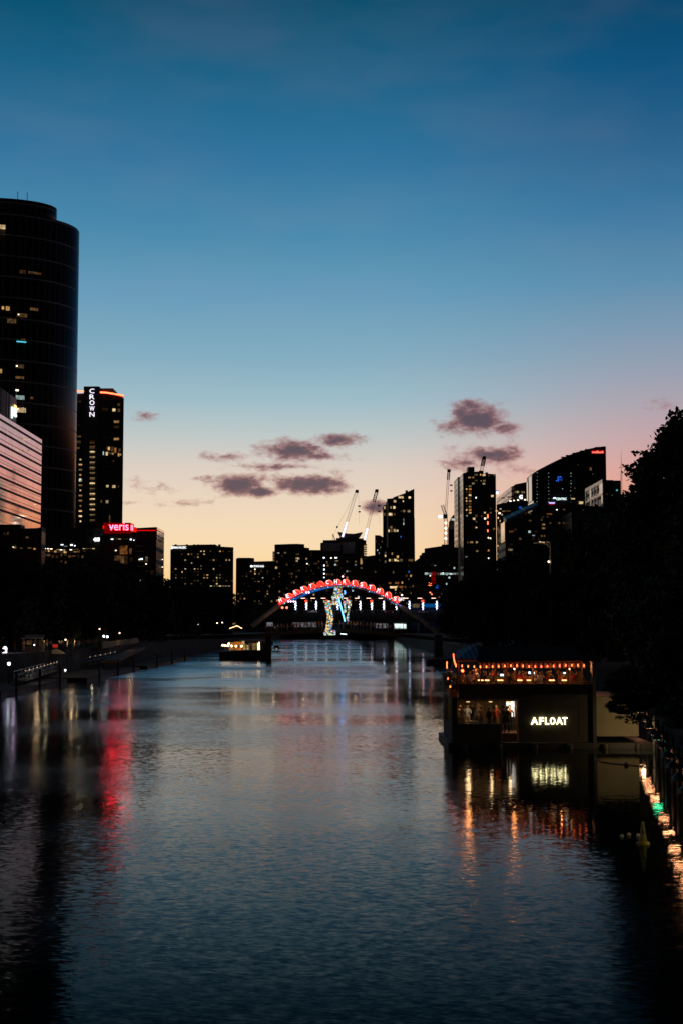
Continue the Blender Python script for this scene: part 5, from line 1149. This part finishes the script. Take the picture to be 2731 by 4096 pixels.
def trunk_mb(h, r, lean=.0, seed=0, spread=4, limbs=6):
    rng = random.Random(seed); mb = MB()
    top = Vector((lean, 0, h)); pts = [Vector((0, 0, -.2)), Vector((lean * .2, .1, h * .35)), Vector((lean * .6, -.1, h * .7)), top]
    mb.tube(pts, [r * 1.25, r * .9, r * .65, r * .35], 8)
    for k in range(limbs):
        u = rng.uniform(.45, .95); p = pts[1].lerp(top, (u - .35) / .65); a = k * 2.4 + rng.uniform(-.4, .4); l = spread * rng.uniform(.6, 1.0)
        q = p + Vector((math.cos(a) * l * .5, math.sin(a) * l * .5, l * .45)); e = p + Vector((math.cos(a) * l, math.sin(a) * l, l * .7))
        mb.tube([p, q, e], [r * .4, r * .25, r * .08], 6)
        for j in range(2):
            b = a + (j - .5) * 1.2; mb.tube([q, q + Vector((math.cos(b) * l * .4, math.sin(b) * l * .4, l * .4))], [r * .18, r * .05], 5)
    return mb
BIGL = [leaf_mesh('crown', 95000, (1, 1, 1), 520, .075, .026, LEAF, 3), leaf_mesh('crown', 70000, (1, 1, 1), 300, .10, .022, LEAF2, 8)]
MIDL = [leaf_mesh('crown', 9000, (1, 1, 1), 90, .15, .055, LEAF2, s) for s in (11, 12, 13)]
TRK = [trunk_mb(1.0, .045, .03, s, .42, 7).data('trunk', BARK) for s in (1, 2, 3)]
def tree(label, x, y, z0, crown_c, crown_r, me, group, rz=None, name='tree'):
    r = thing(name, label, 'tree', (x, y, z0), group)
    c = link('crown', me, r, (crown_c[0] - x, crown_c[1] - y, crown_c[2] - z0)); c.scale = crown_r; c.rotation_euler = (0, 0, random.uniform(0, 6.28) if rz is None else rz)
    k = random.randrange(3); h = crown_c[2] + crown_r[2] * .35 - z0
    tr = link('trunk', TRK[k], r); tr.scale = (h * 1.0, h * 1.0, h)
    return r
RG = 'trees on the right bank'
tree('towering dense tree at the right edge, its crown cut by the frame', 30, 110, 3.4, (29.2, 110, 13.6), (9.6, 8, 9.1), BIGL[0], RG, .4)
tree('dense low crowned tree behind the floating bar annex, tips in front of pale wall', 21, 72, 3.4, (20.6, 72, 9.4), (6.4, 6, 5.2), BIGL[1], RG, 1.1)
tree('nearest dark tree leaning over the water at right edge by the glittering reflections', 17.5, 55, 3.4, (16.2, 55, 8.0), (4.3, 5, 4.6), BIGL[1], RG, 2.2)
for (x, y, ztop_, rx_, lab) in ((34, 150, 21.5, 8, 'tall dark tree left of the towering one, below the thin radio mast'), (29.5, 185, 19.5, 6.5, 'round dark tree behind the right street lamp'), (29, 225, 17.5, 7, 'dark tree below the orange ended apartment block'), (27.5, 262, 17.5, 6.5, 'dark tree right of the last bridge lamp'), (30, 300, 16.5, 7, 'dark tree beside the right arch foot'), (37, 205, 21.5, 8, 'broad dark tree under the pale louvred bay'), (33, 128, 13, 6, 'low dark tree right behind the roof of the floating bar'), (28.5, 140, 11.5, 5.5, 'small dark tree directly above the ridge of floating bar'), (27.5, 172, 14.3, 4.5, 'small dark tree at the foot of the right street lamp'), (40, 170, 25, 9, 'very tall dark tree at the foot of pale framed office'), (31, 345, 17, 7, 'far dark tree behind the right arch foot lamps')):
    h = ztop_ - 3.4
    tree(lab, x, y, 3.4, (x, y, 3.4 + h * .56), (rx_, rx_, h * .5), random.choice(MIDL), RG)
# low boughs hanging out in front of the annex
pt_lamp([o for o in bpy.data.objects if o.name.startswith('mooring_lamp')][0] if False else af, (19.0, 90.5, 1.2), (1, .72, .34), 130)
r = thing('shrub', 'leafy bough clump hanging low before the pale annex wall', 'foliage', (17.5, 78, 3.4))
c = link('leaves', leaf_mesh('leaves', 9000, (1, 1, 1), 60, .13, .05, LEAF2, 21), r, (-1.0, 0, 1.4)); c.scale = (2.3, 2.2, 1.6)
c = link('leaves', c.data, r, (-2.2, -.5, .25)); c.scale = (1.15, 1.0, .55)
c = link('leaves', c.data, r, (.6, -6, .3)); c.scale = (2.4, 3.0, 1.3)
MB().tube([(18.6, 78, 3.3), (17.5, 78, 4.6), (15.6, 77.6, 4.6)], [.16, .1, .04], 6).build('branch', BARK, r)
LGp = 'trees along the left promenade'
LT = [(-45.5, 163, 17.5, 6.5, 'added dark tree overhanging the left landing, blocking the mirror glass reflection'), (-57, 172, 17, 6.5, 'nearest dark promenade tree, at the left edge over the gangway'), (-57, 214, 17.5, 7, 'dark promenade tree over the market stalls at left'), (-53, 236, 18, 7, 'dark promenade tree over the red stall sign'), (-50, 190, 17.5, 7, 'dark promenade tree at the left edge above the white billboard'), (-55, 222, 18.5, 7.5, 'dark promenade tree behind the purple lamp'), (-49, 250, 18.5, 7, 'dark promenade tree in front of the left street lamp'), (-56, 285, 19, 8, 'wide dark tree below the row of amber podium windows'), (-48, 300, 17.5, 7, 'dark tree above the pale promenade wall'), (-54, 335, 19, 8, 'dark tree below the red rooftop sign building'), (-47, 350, 18.5, 7, 'dark tree under the fairy lit corner of red sign office'), (-50, 385, 19.5, 8, 'dark tree in the gap left of the wide hotel slab'), (-45, 400, 18.5, 7, 'dark tree under the left end of wide hotel slab'), (-46, 440, 20, 8, 'dark tree under the middle of wide hotel slab'), (-42, 470, 19.5, 7, 'dark tree under the right end of wide hotel slab'), (-62, 260, 20, 8, 'dark tree set back behind the crowd at far left'), (-42, 520, 16, 6, 'small far tree left of the disc sign hotel base'), (-66, 320, 21, 9, 'tall dark tree set back beneath the tallest tower')]
for x, y, zt_, rr_, lab in LT:
    h = zt_ - 4
    if y == 163: tree(lab, x, y, 4.0, (x + 4, y, 13.2), (6.5, 7, 4.6), BIGL[1], LGp)  # added tree, crown pushed out to keep the glass block's reflection off the water
    else: tree(lab, x, y, 4.0, (x, y, 4 + h * .55), (rr_, rr_, h * .5), random.choice(MIDL), LGp)
for x, y, lab in ((-44.5, 238, 'small uplit green palm like shrub behind the promenade wall'), (-45, 268, 'small uplit green bush right of the palm like shrub')):
    r = thing('shrub', lab, 'shrub', (x, y, 4))
    c = link('foliage', leaf_mesh('foliage', 1500, (1, 1, 1), 24, .2, .09, LEAF, 31), r, (0, 0, 2.4)); c.scale = (1.3, 1.3, 2.2)
    MB().tube([(x, y, 4), (x, y, 6)], [.12, .05], 6).build('stem', BARK, r)
    pt_lamp(r, (x + .8, y - 1.4, 4.4), (1, .8, .4), 25)
# planters down the left side of the floating bar
for k, (px, py, yy) in enumerate(((1800, 2712, 1.0), (1797, 2700, 4.0), (1793, 2690, 7.0))):
    q = A(px, py, YA + yy)
    r = thing('planter', 'bushy planter box on the left edge of the upper deck, ' + ('nearest the water front', 'middle one', 'rear one')[k], 'planter', (q.x + .15, YA + yy, zu), 'planters on the upper deck edge')
    MB().box(q.x - .1, q.x + .4, YA + yy - .6, YA + yy + .6, zu, zu + .5).build('box', WOOD, r)
    c = link('foliage', leaf_mesh('foliage', 900, (1, 1, 1), 20, .22, .11, LEAF2, 41 + k), r, (-.05, 0, .95)); c.scale = (.42, .75, .6)

# ------------------------------------------------------------------ lamps along the right quay that glitter in the water
GLIT = emat('quay_lamp_light', (1, .40, .17), 26.0); GRN = emat('green_lamp_light', (.06, 1, .4), 16.0, False)
QL = [(20.6, 99, 2.0, 0), (19.3, 91, 1.9, 0), (18.4, 86, 1.85, 0), (17.7, 81.5, 1.8, 0), (17.1, 78, 1.8, 1), (16.3, 73, 1.8, 0), (15.4, 68, 1.75, 0), (14.5, 63, 1.75, 0), (13.7, 58.5, 1.7, 0), (12.9, 54, 1.7, 0), (12.6, 51.5, 1.7, 1), (12.0, 49, 1.7, 0)]
for k, (x, y, z, g) in enumerate(QL):
    r = thing('mooring_lamp', '%s hooded lamp on a mooring post, %s' % ('green' if g else 'warm', ['farthest, behind the annex end', 'second from the annex end', 'third from the annex end', 'fourth from the annex end', 'the farther green one', 'just nearer than the far green lamp', 'in the middle of the row under the trees', 'beyond the yellow cone buoy', 'level with the yellow cone buoy', 'last warm one before the near green lamp', 'the nearer green one', 'nearest, at the right frame edge'][k]), 'lamp', (x + .5, y, 0), 'hooded lamps along the right quay')
    MB().tube([(x + .5, y, -.5), (x + .5, y, z + .5)], [.11, .09], 8).build('post', HULL, r)
    MB().tube([(x + .5, y, z + .42), (x + .2, y, z + .42), (x, y, z + .3)], .035, 5).build('bracket', DARK, r)
    MB().lathe([(.30, 0), (.28, .14), (.10, .30), (.02, .32)], (x, y, z), 16).build('hood', DARK, r)
    MB().lathe([(.26, -.0026), (.28, -.002)], (x, y, z), 16).build('lamp_glass', GRN if g else GLIT, r)

# ------------------------------------------------------------------ buoys and boom on the water
YEL = mat('yellow_buoy_paint', (.42, .20, .03), .5, 0, .3, 6); BW = mat('white_float', (.6, .56, .45), .5, 0, .2, 8)
q = W(0, 2570, 3378)
r = thing('cone_buoy', 'yellow cone marker buoy floating by the right bank', 'buoy', (q.x, q.y, 0))
MB().lathe([(.24, -.05), (.25, .06), (.20, .10)], (q.x, q.y, 0), 20).build('float_ring', YEL, r)
MB().lathe([(.155, .10), (.10, .45), (.055, .78), (.03, .84)], (q.x, q.y, 0), 18).build('cone', YEL, r)
me = text_data('5', .11, .16, DARK, .02, .02); link('number', me, r, (-.01, -.125, .38))
for px, py, lab in ((2485, 3341, 'white ball float, leftmost of three by the cone buoy'), (2513, 3334, 'white ball float, middle of three by the cone buoy'), (2550, 3338, 'white ball float touching the cone buoy')):
    q = W(.03, px, py + 5); solo('ball_float', MB().ball((q.x, q.y, .035), .078, 14, 8), BW, lab, 'float', 'ball floats by the cone buoy', True)
r = thing('floating_boom', 'thin floating rope boom curving before the pale annex', 'boom', W(0, 2503, 3060))
bp = [W(.03, x, y) for x, y in smooth([(2378, 3036), (2400, 3045), (2440, 3052), (2503, 3058), (2560, 3064), (2620, 3070)], 3)]
MB().tube(bp, .025, 5).build('rope', DARK, r); MB().ball(W(.06, 2503, 3058), .13, 10, 6).build('float', HULL, r)

# ------------------------------------------------------------------ island bar at the left pier
YI = 325
def I(px, py, Y=YI): return P(px, py, Y)
t = thing('island_bar', 'dark river island bar with orange lit wall and globe lamps', 'bar', (I(980, 2638).x, YI + 3, 0))
xa, xb = I(878, 2620).x, I(1083, 2620).x
MB().prism([(xa, YI, .0), (xa - .1, YI, I(880, 2606).z), (xb, YI, I(880, 2598).z), (xb - .2, YI, -.1)], (0, 7, 0)).build('hull', HULL, t)
MB().prism([(xa + .8, YI + 1, -.3), (xb - .6, YI + 1, -.3), (xb - .6, YI + 1, .1), (xa + .8, YI + 1, .1)], (0, 5, 0)).build('pontoon', HULL, t)
zfl = I(900, 2606).z
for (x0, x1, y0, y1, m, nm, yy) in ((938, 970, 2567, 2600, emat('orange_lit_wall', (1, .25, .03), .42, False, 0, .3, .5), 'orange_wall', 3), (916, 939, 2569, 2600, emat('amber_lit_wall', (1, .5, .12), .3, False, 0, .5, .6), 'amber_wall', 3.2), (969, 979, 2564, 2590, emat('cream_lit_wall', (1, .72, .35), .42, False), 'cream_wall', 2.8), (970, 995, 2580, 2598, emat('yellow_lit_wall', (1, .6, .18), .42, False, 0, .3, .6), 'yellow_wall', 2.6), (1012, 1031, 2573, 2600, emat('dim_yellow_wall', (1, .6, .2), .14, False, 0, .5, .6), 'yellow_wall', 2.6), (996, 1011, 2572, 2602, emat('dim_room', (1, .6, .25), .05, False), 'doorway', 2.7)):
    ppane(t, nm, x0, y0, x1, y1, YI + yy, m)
MB().box(I(950, 2560).x, I(1060, 2560).x, YI + 2.7, YI + 6, I(950, 2568).z, I(950, 2561).z).build('roof', DARK, t)
MB().box(I(1042, 2560).x, I(1083, 2560).x, YI + .5, YI + 5, I(950, 2600).z, I(950, 2572).z).build('cabin', HULL, t)
MB().box(I(1064, 2560).x, I(1090, 2560).x, YI + 1, YI + 4, I(950, 2582).z, I(950, 2560).z).build('cabin_top', HULL, t)
for px, y0, y1 in ((1032, 2573, 2600), (1037.5, 2568, 2603)): MB().tube([I(px, y0, YI + .4), I(px + 1, y1, YI + .4)], .07, 6).build('light_tube', GLOBE, t)
mb = MB(); mb.tube([(xa, YI + .05, zfl + .95), (I(1000, 2600).x, YI + .05, zfl + .95)], .03, 4)
for k in range(9): x = xa + k * .85; mb.tube([(x, YI + .05, zfl - .1), (x, YI + .05, zfl + .95)], .025, 4)
mb.build('railing', DARK, t)
for k, (px, py) in enumerate(((892, 2581), (901, 2582), (912, 2583), (916, 2575), (927, 2584), (945, 2584.5), (967, 2585))):
    q = I(px, py, YI + 1.0)
    r = thing('globe_lamp', 'round glowing globe lamp on the island bar, %s' % ['at its left end', 'second from the left end', 'third from left, under the raised one', 'raised above the others', 'left of the orange wall', 'before the orange wall', 'before the cream wall'][k], 'lamp', (q.x, q.y, zfl - .05), 'globe lamps on the island bar')
    MB().tube([(q.x, q.y, zfl - .05), (q.x, q.y, q.z)], .03, 5).build('pole', DARK, r); MB().ball(q, .24, 12, 8).build('globe', GLOBE, r)
for k, (px, sh, lab) in enumerate(((906, 2, 'between the left globe lamps of island bar'), (921, 5, 'near the raised globe of island bar'), (936, 1, 'left of the orange wall of island bar'), (955, 2, 'in front of the orange wall of island bar'), (972, 7, 'by the cream wall of island bar'), (985, 4, 'before the yellow wall of island bar'), (1006, 5, 'in the doorway of island bar'))):
    q = I(px, 2600, YI + 1.6); person((q.x, q.y, zfl - .1), random.uniform(-1, 1), lab, sh, None, None, None, 'drinkers on the island bar')
q = W(0, 1107, 2607)
r = thing('river_marker', 'small lit notice board on posts standing on a raft', 'marker', (q.x, q.y, 0))
MB().box(q.x - 1.3, q.x + 1.3, q.y - .5, q.y + .9, -.1, .25).build('raft', HULL, r)
for dx in (-.68, .68): MB().tube([(q.x + dx, q.y, .2), (q.x + dx, q.y, 1.4)], .05, 5).build('post', DARK, r)
MB().box(q.x - .72, q.x + .72, q.y - .05, q.y + .05, .75, 1.9).build('board', TIMBER, r); MB().box(q.x - .18, q.x + .18, q.y - .12, q.y - .06, .85, 1.1).build('lamp', emat('dim_amber_lamp', (1, .5, .2), .6, False), r)

# ------------------------------------------------------------------ left bank: promenade, landings, lamps, crowd
r = solo('promenade_wall', MB().hexa([W(4.0, 412, 2594) * 1, W(4.0, 556, 2571), W(4.0, 556, 2571) + Vector((-.3, .3, 0)), W(4.0, 412, 2594) + Vector((-.3, .3, 0))],
     [W(4.0, 412, 2594) + Vector((0, 0, 1.1)), W(4.0, 556, 2571) + Vector((0, 0, 1.1)), W(4.0, 556, 2571) + Vector((-.3, .3, 1.1)), W(4.0, 412, 2594) + Vector((-.3, .3, 1.1))]), mat('pale_parapet', (.4, .3, .16), .8), 'pale lit parapet wall on the left promenade', 'wall')
pt_lamp(r, Vector(W(4, 480, 2583)) + Vector((2.5, -3, 3.0)), (1, .6, .25), 55)
RAMP = mat('ramp_boards', (.22, .17, .12), .8)
a, b, c_, d = P(412, 2640, 236), P(540, 2586, 292), P(545, 2596, 292), P(420, 2656, 236)
r = solo('ramp', MB().hexa([Vector((a.x, a.y, a.z - .5)), Vector((b.x, b.y, b.z - .5)), Vector((b.x + 2.2, b.y, b.z - .5)), Vector((a.x + 2.2, a.y, a.z - .5))], [a, b, b + Vector((2.2, 0, 0)), a + Vector((2.2, 0, 0))]), RAMP, 'sloping timber ramp below the pale parapet on the left bank', 'ramp')
def gangway(label, p0, p1, n):
    r = thing('gangway', label, 'gangway', p0); p0, p1 = Vector(p0), Vector(p1)
    w = Vector((1.4, .2, 0))
    MB().hexa([p0 - Vector((0, 0, .15)), p0 + w - Vector((0, 0, .15)), p1 + w - Vector((0, 0, .15)), p1 - Vector((0, 0, .15))], [p0, p0 + w, p1 + w, p1]).build('walkway', mat('gangway_boards', (.3, .26, .18), .7), r)
    for s_ in (Vector(), w):
        mb = MB(); mb.tube([p0 + s_ + Vector((0, 0, 1.1)), p1 + s_ + Vector((0, 0, 1.1))], .05, 5); mb.tube([p0 + s_ + Vector((0, 0, .55)), p1 + s_ + Vector((0, 0, .55))], .03, 5)
        for k in range(n + 1):
            q = p0.lerp(p1, k / n) + s_; mb.tube([q, q + Vector((0, 0, 1.1))], .05, 5)
            if k < n: mb.tube([q, p0.lerp(p1, (k + 1) / n) + s_ + Vector((0, 0, 1.1))], .025, 4)
        mb.build('handrail', STEEL, r)
    for k in range(0, n + 1):
        q = p0.lerp(p1, k / n) + w + Vector((0, 0, 1.2)); MB().ball(q, .07 if k % 2 else .05, 6, 4).build('rail_light', emat('rail_light', (1, .62, .32), 1.1, False), r)
    return r
g = gangway('sloping gangway with lit handrail posts at the far left bank', P(55, 2722, 176), P(190, 2680, 212), 9)
pt_lamp(g, P(110, 2690, 185) + Vector((2, -2, 1)), (1, .8, .45), 30)
g = gangway('second gangway with lit posts beside the small red lit boat', P(255, 2672, 228), P(430, 2634, 262), 8)
pt_lamp(g, P(330, 2640, 235) + Vector((2, -2, 1)), (1, .8, .5), 14)
for (x0, x1, y0, y1, lab) in ((-45, -37.5, 158, 196, 'low dark landing pontoon at the left edge'), (-43, -35.5, 200, 252, 'low dark landing pontoon below the second gangway'), (-40.5, -35, 258, 330, 'long low dark landing pontoon toward the island bar')):
    r = thing('pontoon', lab, 'pontoon', ((x0 + x1) / 2, (y0 + y1) / 2, 0), 'landing pontoons on the left bank')
    MB().box(x0, x1, y0, y1, -.3, .55).build('float', HULL, r)
    MB().box(x0 - .02, x1 + .05, y0 - .05, y1 + .05, .551, .66).build('decking', TIMBER, r)
    for k in range(3): yy = y0 + (k + .5) * (y1 - y0) / 3; MB().tube([(x1 + .25, yy, -.4), (x1 + .25, yy, 2.6)], .16, 8).build('pile', DARK, r)
# small red lit boat
q = W(0, 358, 2684)
r = thing('small_boat', 'small ferry boat with a red glowing cabin at left landing', 'boat', (q.x, q.y, 0))
x, y = q.x, q.y
MB().prism([(x - 2.2, y, -.1), (x - 2.6, y, .75), (x + 2.8, y, .8), (x + 2.1, y, -.1)], (0, 1.9, 0)).build('hull', HULL, r)
cb = MB().box(x - .7, x + .7, y + .3, y + 1.6, .76, 1.9).build('cabin', DARK, r)
for k in range(3): MB().box(x - .62 + k * .45, x - .32 + k * .45, y + .25, y + .3, 1.0, 1.8).build('cabin_window', emat('red_cabin_light', (1, .06, .02), 1.3, False), cb)
MB().ball((x + .05, y + .15, 1.5), .13, 8, 5).build('lamp', NEON, r)
# billboard, lamps, stalls
q = P(21, 2600, 205)
r = thing('billboard', 'bright white lit billboard at the left edge of promenade', 'billboard', (q.x, 205, 4))
a, b = P(11, 2618, 205), P(30, 2586, 205)
MB().box(a.x - .08, b.x + .08, 205.0, 205.3, 4.0, b.z + .08).build('frame', DARK, r); MB().box(a.x, b.x, 204.94, 204.99, a.z, b.z).build('screen', emat('white_screen_light', (1, .95, 1), 3.0), r)
def promenade_lamp(label, px, py, Y, z0, m, rad=.22, cat='lamp', arm=0, name='street_lamp'):
    q = P(px, py, Y); r = thing(name, label, cat, (q.x - arm, Y, z0), 'lamps on the left promenade')
    MB().tube([(q.x - arm, Y, z0), (q.x - arm, Y, q.z + .05)], [.09, .06], 6).build('pole', DARK, r)
    if arm: MB().tube([(q.x - arm, Y, q.z), (q.x, Y, q.z + .12)], .04, 5).build('arm', DARK, r)
    MB().ball(q + Vector((0, -.1, 0)), rad, 10, 6).build('globe', m, r); return r
VL = emat('violet_lamp', (.75, .55, 1), 3.5)
r = promenade_lamp('bright violet globe lamp above the white billboard', 28, 2538, 210, 4, VL, .3); pt_lamp(r, P(60, 2548, 207), (.9, .7, 1), 60)
pt_lamp(r, P(150, 2560, 206), (1, .6, .3), 60)
pt_lamp(r, P(290, 2560, 214), (1, .65, .35), 50)
CW = emat('cold_lamp', (.85, .95, 1), 6.0, False); WW = emat('warm_lamp', (1, .7, .45), 6.0, False)
for k, (px, py, Y, m, rad, lab) in enumerate(((107, 2543, 230, CW, .14, 'small cold white lamp right of the violet one'), (139, 2580, 220, CW, .1, 'tiny cold lamp among the crowd at left'), (400, 2516, 260, WW, .12, 'small reddish lamp under the dark trees'), (417, 2545, 258, CW, .2, 'cold white lamp, left of a bright pair'), (431, 2547, 258, CW, .2, 'cold white lamp, right of a bright pair'), (480, 2508, 300, WW, .12, 'tiny warm lamp high in the dark trees'), (480, 2532, 290, WW, .14, 'warm lamp above the pale parapet'), (491, 2563, 285, CW, .14, 'white lamp at the right end of pale parapet'), (792, 2498, 400, CW, .18, 'faint lamp beneath the far promenade trees'), (1016, 2498, 340, emat('big_globe_lamp', (1, .75, .6), 6.0), .3, 'large round glowing globe lamp at the left arch foot'), (264, 2559, 226, WW, .12, 'warm lamp right of the twin uplight'), (38, 2655, 178, CW, .2, 'blue white lamp low on the left landing'), (263, 2681, 222, CW, .14, 'violet white lamp on the second landing'), (870, 2492, 400, WW, .16, 'warm lamp left of the fairy lit marquee'), (890, 2490, 400, WW, .16, 'warm lamp above the fairy lit marquee'))):
    promenade_lamp(lab, px, py, Y, .66 if py > 2640 else 4.0, m, rad)
q = P(244, 2572, 222)
r = thing('uplight', 'twin upward spotlight fan on the left promenade', 'light', (q.x, 222, 4)); MB().tube([(q.x, 222, 4), (q.x, 222, q.z)], .06, 6).build('post', DARK, r)
for s_ in (-1, 1): MB().tube([(q.x + s_ * .05, 221.9, q.z - .1), (q.x + s_ * .24, 221.9, q.z + .36)], [.04, .13], 6).build('light_cone', WIN_Y, r)
r = thing('market_umbrella', 'pale cream market umbrella on a red pole on left promenade', 'umbrella', (P(232, 2612, 214).x, 214, 2.2))
q = P(225, 2600, 214)
MB().lathe([(1.5, 0), (.9, .35), (.05, .75)], (q.x, 214, q.z - .55), 10).build('canopy', GREYR, r); MB().tube([(q.x + .4, 213.6, 1.2), (q.x + .4, 213.6, q.z)], .05, 6).build('pole', mat('red_paint', (.3, .02, .02), .6), r)
pt_lamp(r, (q.x - 1, 212, q.z + 1.6), (1, .85, .5), 18)
r = thing('stall_sign', 'small red lit stall sign beside the cream umbrella', 'sign', (P(222, 2583, 216).x, 216, 4))
a, b = P(212, 2590, 216), P(232, 2577, 216); MB().box(a.x, b.x, 216, 216.15, a.z, b.z).build('panel', emat('dim_red_sign', (1, .05, .03), .35, False), r)
MB().tube([((a.x + b.x) / 2, 216.1, 4), ((a.x + b.x) / 2, 216.1, a.z)], .05, 5).build('post', DARK, r)
for k, (px, lab) in enumerate(((0, 'market stall with orange lit counter at the left frame edge'), (118, 'market stall with a small bright canopy lamp'), (145, 'market stall with a dim yellow front'))):
    q = P(px, 2602, 212 + k); r = thing('market_stall', lab, 'stall', (q.x, 212 + k, 4), 'stalls on the left promenade')
    MB().box(q.x - .9, q.x + .9, 212 + k, 213.2 + k, 4, 4.9).build('counter', TIMBER, r)
    MB().prism([(q.x - 1.2, 211.6 + k, 6.0), (q.x + 1.2, 211.6 + k, 6.0), (q.x + 1.0, 213.4 + k, 6.5), (q.x - 1.0, 213.4 + k, 6.5)], (0, 0, .08)).build('canopy', GREYR, r)
    for dx in (-.9, .9): MB().tube([(q.x + dx, 212.1 + k, 4), (q.x + dx, 212.1 + k, 6.1)], .04, 5).build('post', POLEM, r)
    MB().box(q.x - .35, q.x + .35, 211.9 + k, 212 + k, 5.1, 5.7).build('lit_front', (WIN_O, WIN_W, WIN_D)[k], r)
CR = [(48, 2, 'right of the white billboard at left'), (60, 1, 'under the violet lamp crowd at left'), (72, 8, 'in the glow left of the first stalls'), (84, 5, 'in the middle of the left crowd'), (96, 3, 'before the small bright canopy lamp'), (108, 1, 'left of the bright canopy stall'), (130, 4, 'between the two right stalls at left'), (160, 6, 'right of the dim yellow stall'), (176, 5, 'halfway to the red stall sign'), (190, 3, 'left of the red stall sign'), (204, 0, 'nearest left of the red stall sign'), (254, 3, 'right of the twin uplight'), (270, 0, 'below the warm lamp by uplight'), (286, 8, 'second right of the twin uplight'), (300, 5, 'third right of the twin uplight'), (318, 9, 'left of the small uplit bushes'), (335, 1, 'before the uplit bushes'), (352, 6, 'right of the uplit bushes'), (385, 8, 'at the red end of pale parapet'), (404, 4, 'leaning on the left end of pale parapet'), (640, 3, 'far along the promenade, leftmost of the far strollers'), (692, 5, 'far along the promenade above the long pontoon'), (733, 6, 'far along the promenade, nearest the faint lamp'), (775, 3, 'far along the promenade under the faint lamp')]
for px, sh, lab in CR:
    Y = random.uniform(208, 228) if px < 330 else (245 if px < 500 else 360)
    q = P(px, 2600, Y); person((q.x, Y, 4.0), random.uniform(-2, 2), lab, sh, None, None, None, 'strollers on the left promenade')
# crowd on the footbridge
FB = [1064, 1076, 1088, 1100, 1112, 1125, 1138, 1150, 1164, 1176, 1188, 1202, 1216, 1230, 1248, 1262, 1276, 1288, 1358, 1372, 1390, 1402, 1414, 1428, 1440, 1452, 1466, 1482, 1496, 1512, 1528, 1545, 1560, 1574]
def lamp_ref(px):
    nm = ['E and R', 'second R', 'letter Y', 'left pillar', 'pillar middle', 'right pillar', 'CHRIS S', 'letter T', 'letter A', 'last S']
    return nm[min(range(10), key=lambda k: abs(LP[k][0] - px))]
used = {}
PLACE = {'arch leg': 'on the footbridge beside the left arch leg', 'E and R': 'on the footbridge under the first letters', 'second R': 'on the footbridge below the second R', 'letter Y': 'on the footbridge below the letter Y', 'left pillar': 'on the footbridge just left of rainbow pillar', 'pillar middle': 'on the footbridge behind rainbow pillar', 'right pillar': 'on the footbridge just right of rainbow pillar', 'CHRIS S': 'on the footbridge below the middle S', 'letter T': 'on the footbridge below the letter T', 'letter A': 'on the footbridge below the letter A', 'last S': 'on the footbridge by the green lit kiosk'}
for i, px in enumerate(FB):
    ref = 'arch leg' if px < 1130 else lamp_ref(px); cols = used.setdefault(ref, []); sh = random.choice([k for k in range(10) if k not in cols] or [0]); cols.append(sh)
    q = P(px, 2520, YF - .9 + random.uniform(-.4, .6)); person((q.x, q.y, deck_z(q.x)), random.uniform(-2, 2), PLACE[ref], sh, None, None, None, 'crowd crossing the footbridge', s=random.uniform(.94, 1.04))
for px in (1100, 1215, 1420, 1540):                 # low deck lights on the footbridge, unlit faces get a little of them
    q = P(px, 2500, YF - 2.2)
    r = thing('deck_light', 'small amber deck light on the footbridge rail ' + {1100: 'at its left end', 1215: 'below the second R', 1420: 'right of the rainbow pillar', 1540: 'left of the green lit kiosk'}[px], 'light', (q.x, q.y, deck_z(q.x) + 1.0), 'deck lights on the footbridge')
    MB().ball((q.x, q.y, deck_z(q.x) + 1.05), .06, 6, 4).build('bulb', WIN_Y, r); MB().tube([(q.x, q.y, deck_z(q.x)), (q.x, q.y, deck_z(q.x) + 1.0)], .02, 4).build('stem', DARK, r)
    pt_lamp(r, (q.x, q.y - 2.0, deck_z(q.x) + 2.6), (1, .6, .3), 22)

# street lamps with curved arms, left and right
def curved_lamp(label, px, ytop, ybot, Y, dirn, spots):
    b = P(px, ybot, Y); r = thing('street_lamp', label, 'street lamp', (b.x, Y, 4))
    tp = P(px, ytop, Y)
    MB().tube([(b.x, Y, 4), (b.x, Y, tp.z)], [.18, .10], 6).build('pole', POLEM, r)
    MB().tube([(b.x, Y, tp.z - .6), (b.x + dirn * .5, Y, tp.z - .1), (b.x + dirn * 1.4, Y, tp.z + .05), (b.x + dirn * 2.1, Y, tp.z)], [.1, .09, .08, .12], 6).build('arm', mat('pale_lamp_arm', (.6, .55, .45), .5), r)
    for sx_, sy_, rd, m in spots: MB().ball(P(sx_, sy_, Y - .3), rd, 8, 5).build('spotlight', m, r)
curved_lamp('curved arm street lamp rising out of the left trees', 302, 2258, 2330, 268, 1, [(295, 2329, .24, emat('pink_white_lamp', (1, .82, .9), 5, False)), (306, 2327, .14, MATS['pink_white_lamp']), (310, 2316, .13, CW), (310, 2301, .08, WW)])
curved_lamp('curved arm street lamp rising out of the right trees', 2200, 2172, 2290, 180, -1, [(2193, 2247, .12, WW)])
pt_lamp(bpy.data.objects['street_lamp.%03d' % 0] if False else [o for o in bpy.data.objects if o.get('label') == 'curved arm street lamp rising out of the right trees'][0], P(2170, 2200, 178), (1, .75, .45), 16)
pt_lamp([o for o in bpy.data.objects if o.get('label') == 'curved arm street lamp rising out of the left trees'][0], P(330, 2285, 237), (1, .8, .6), 25)
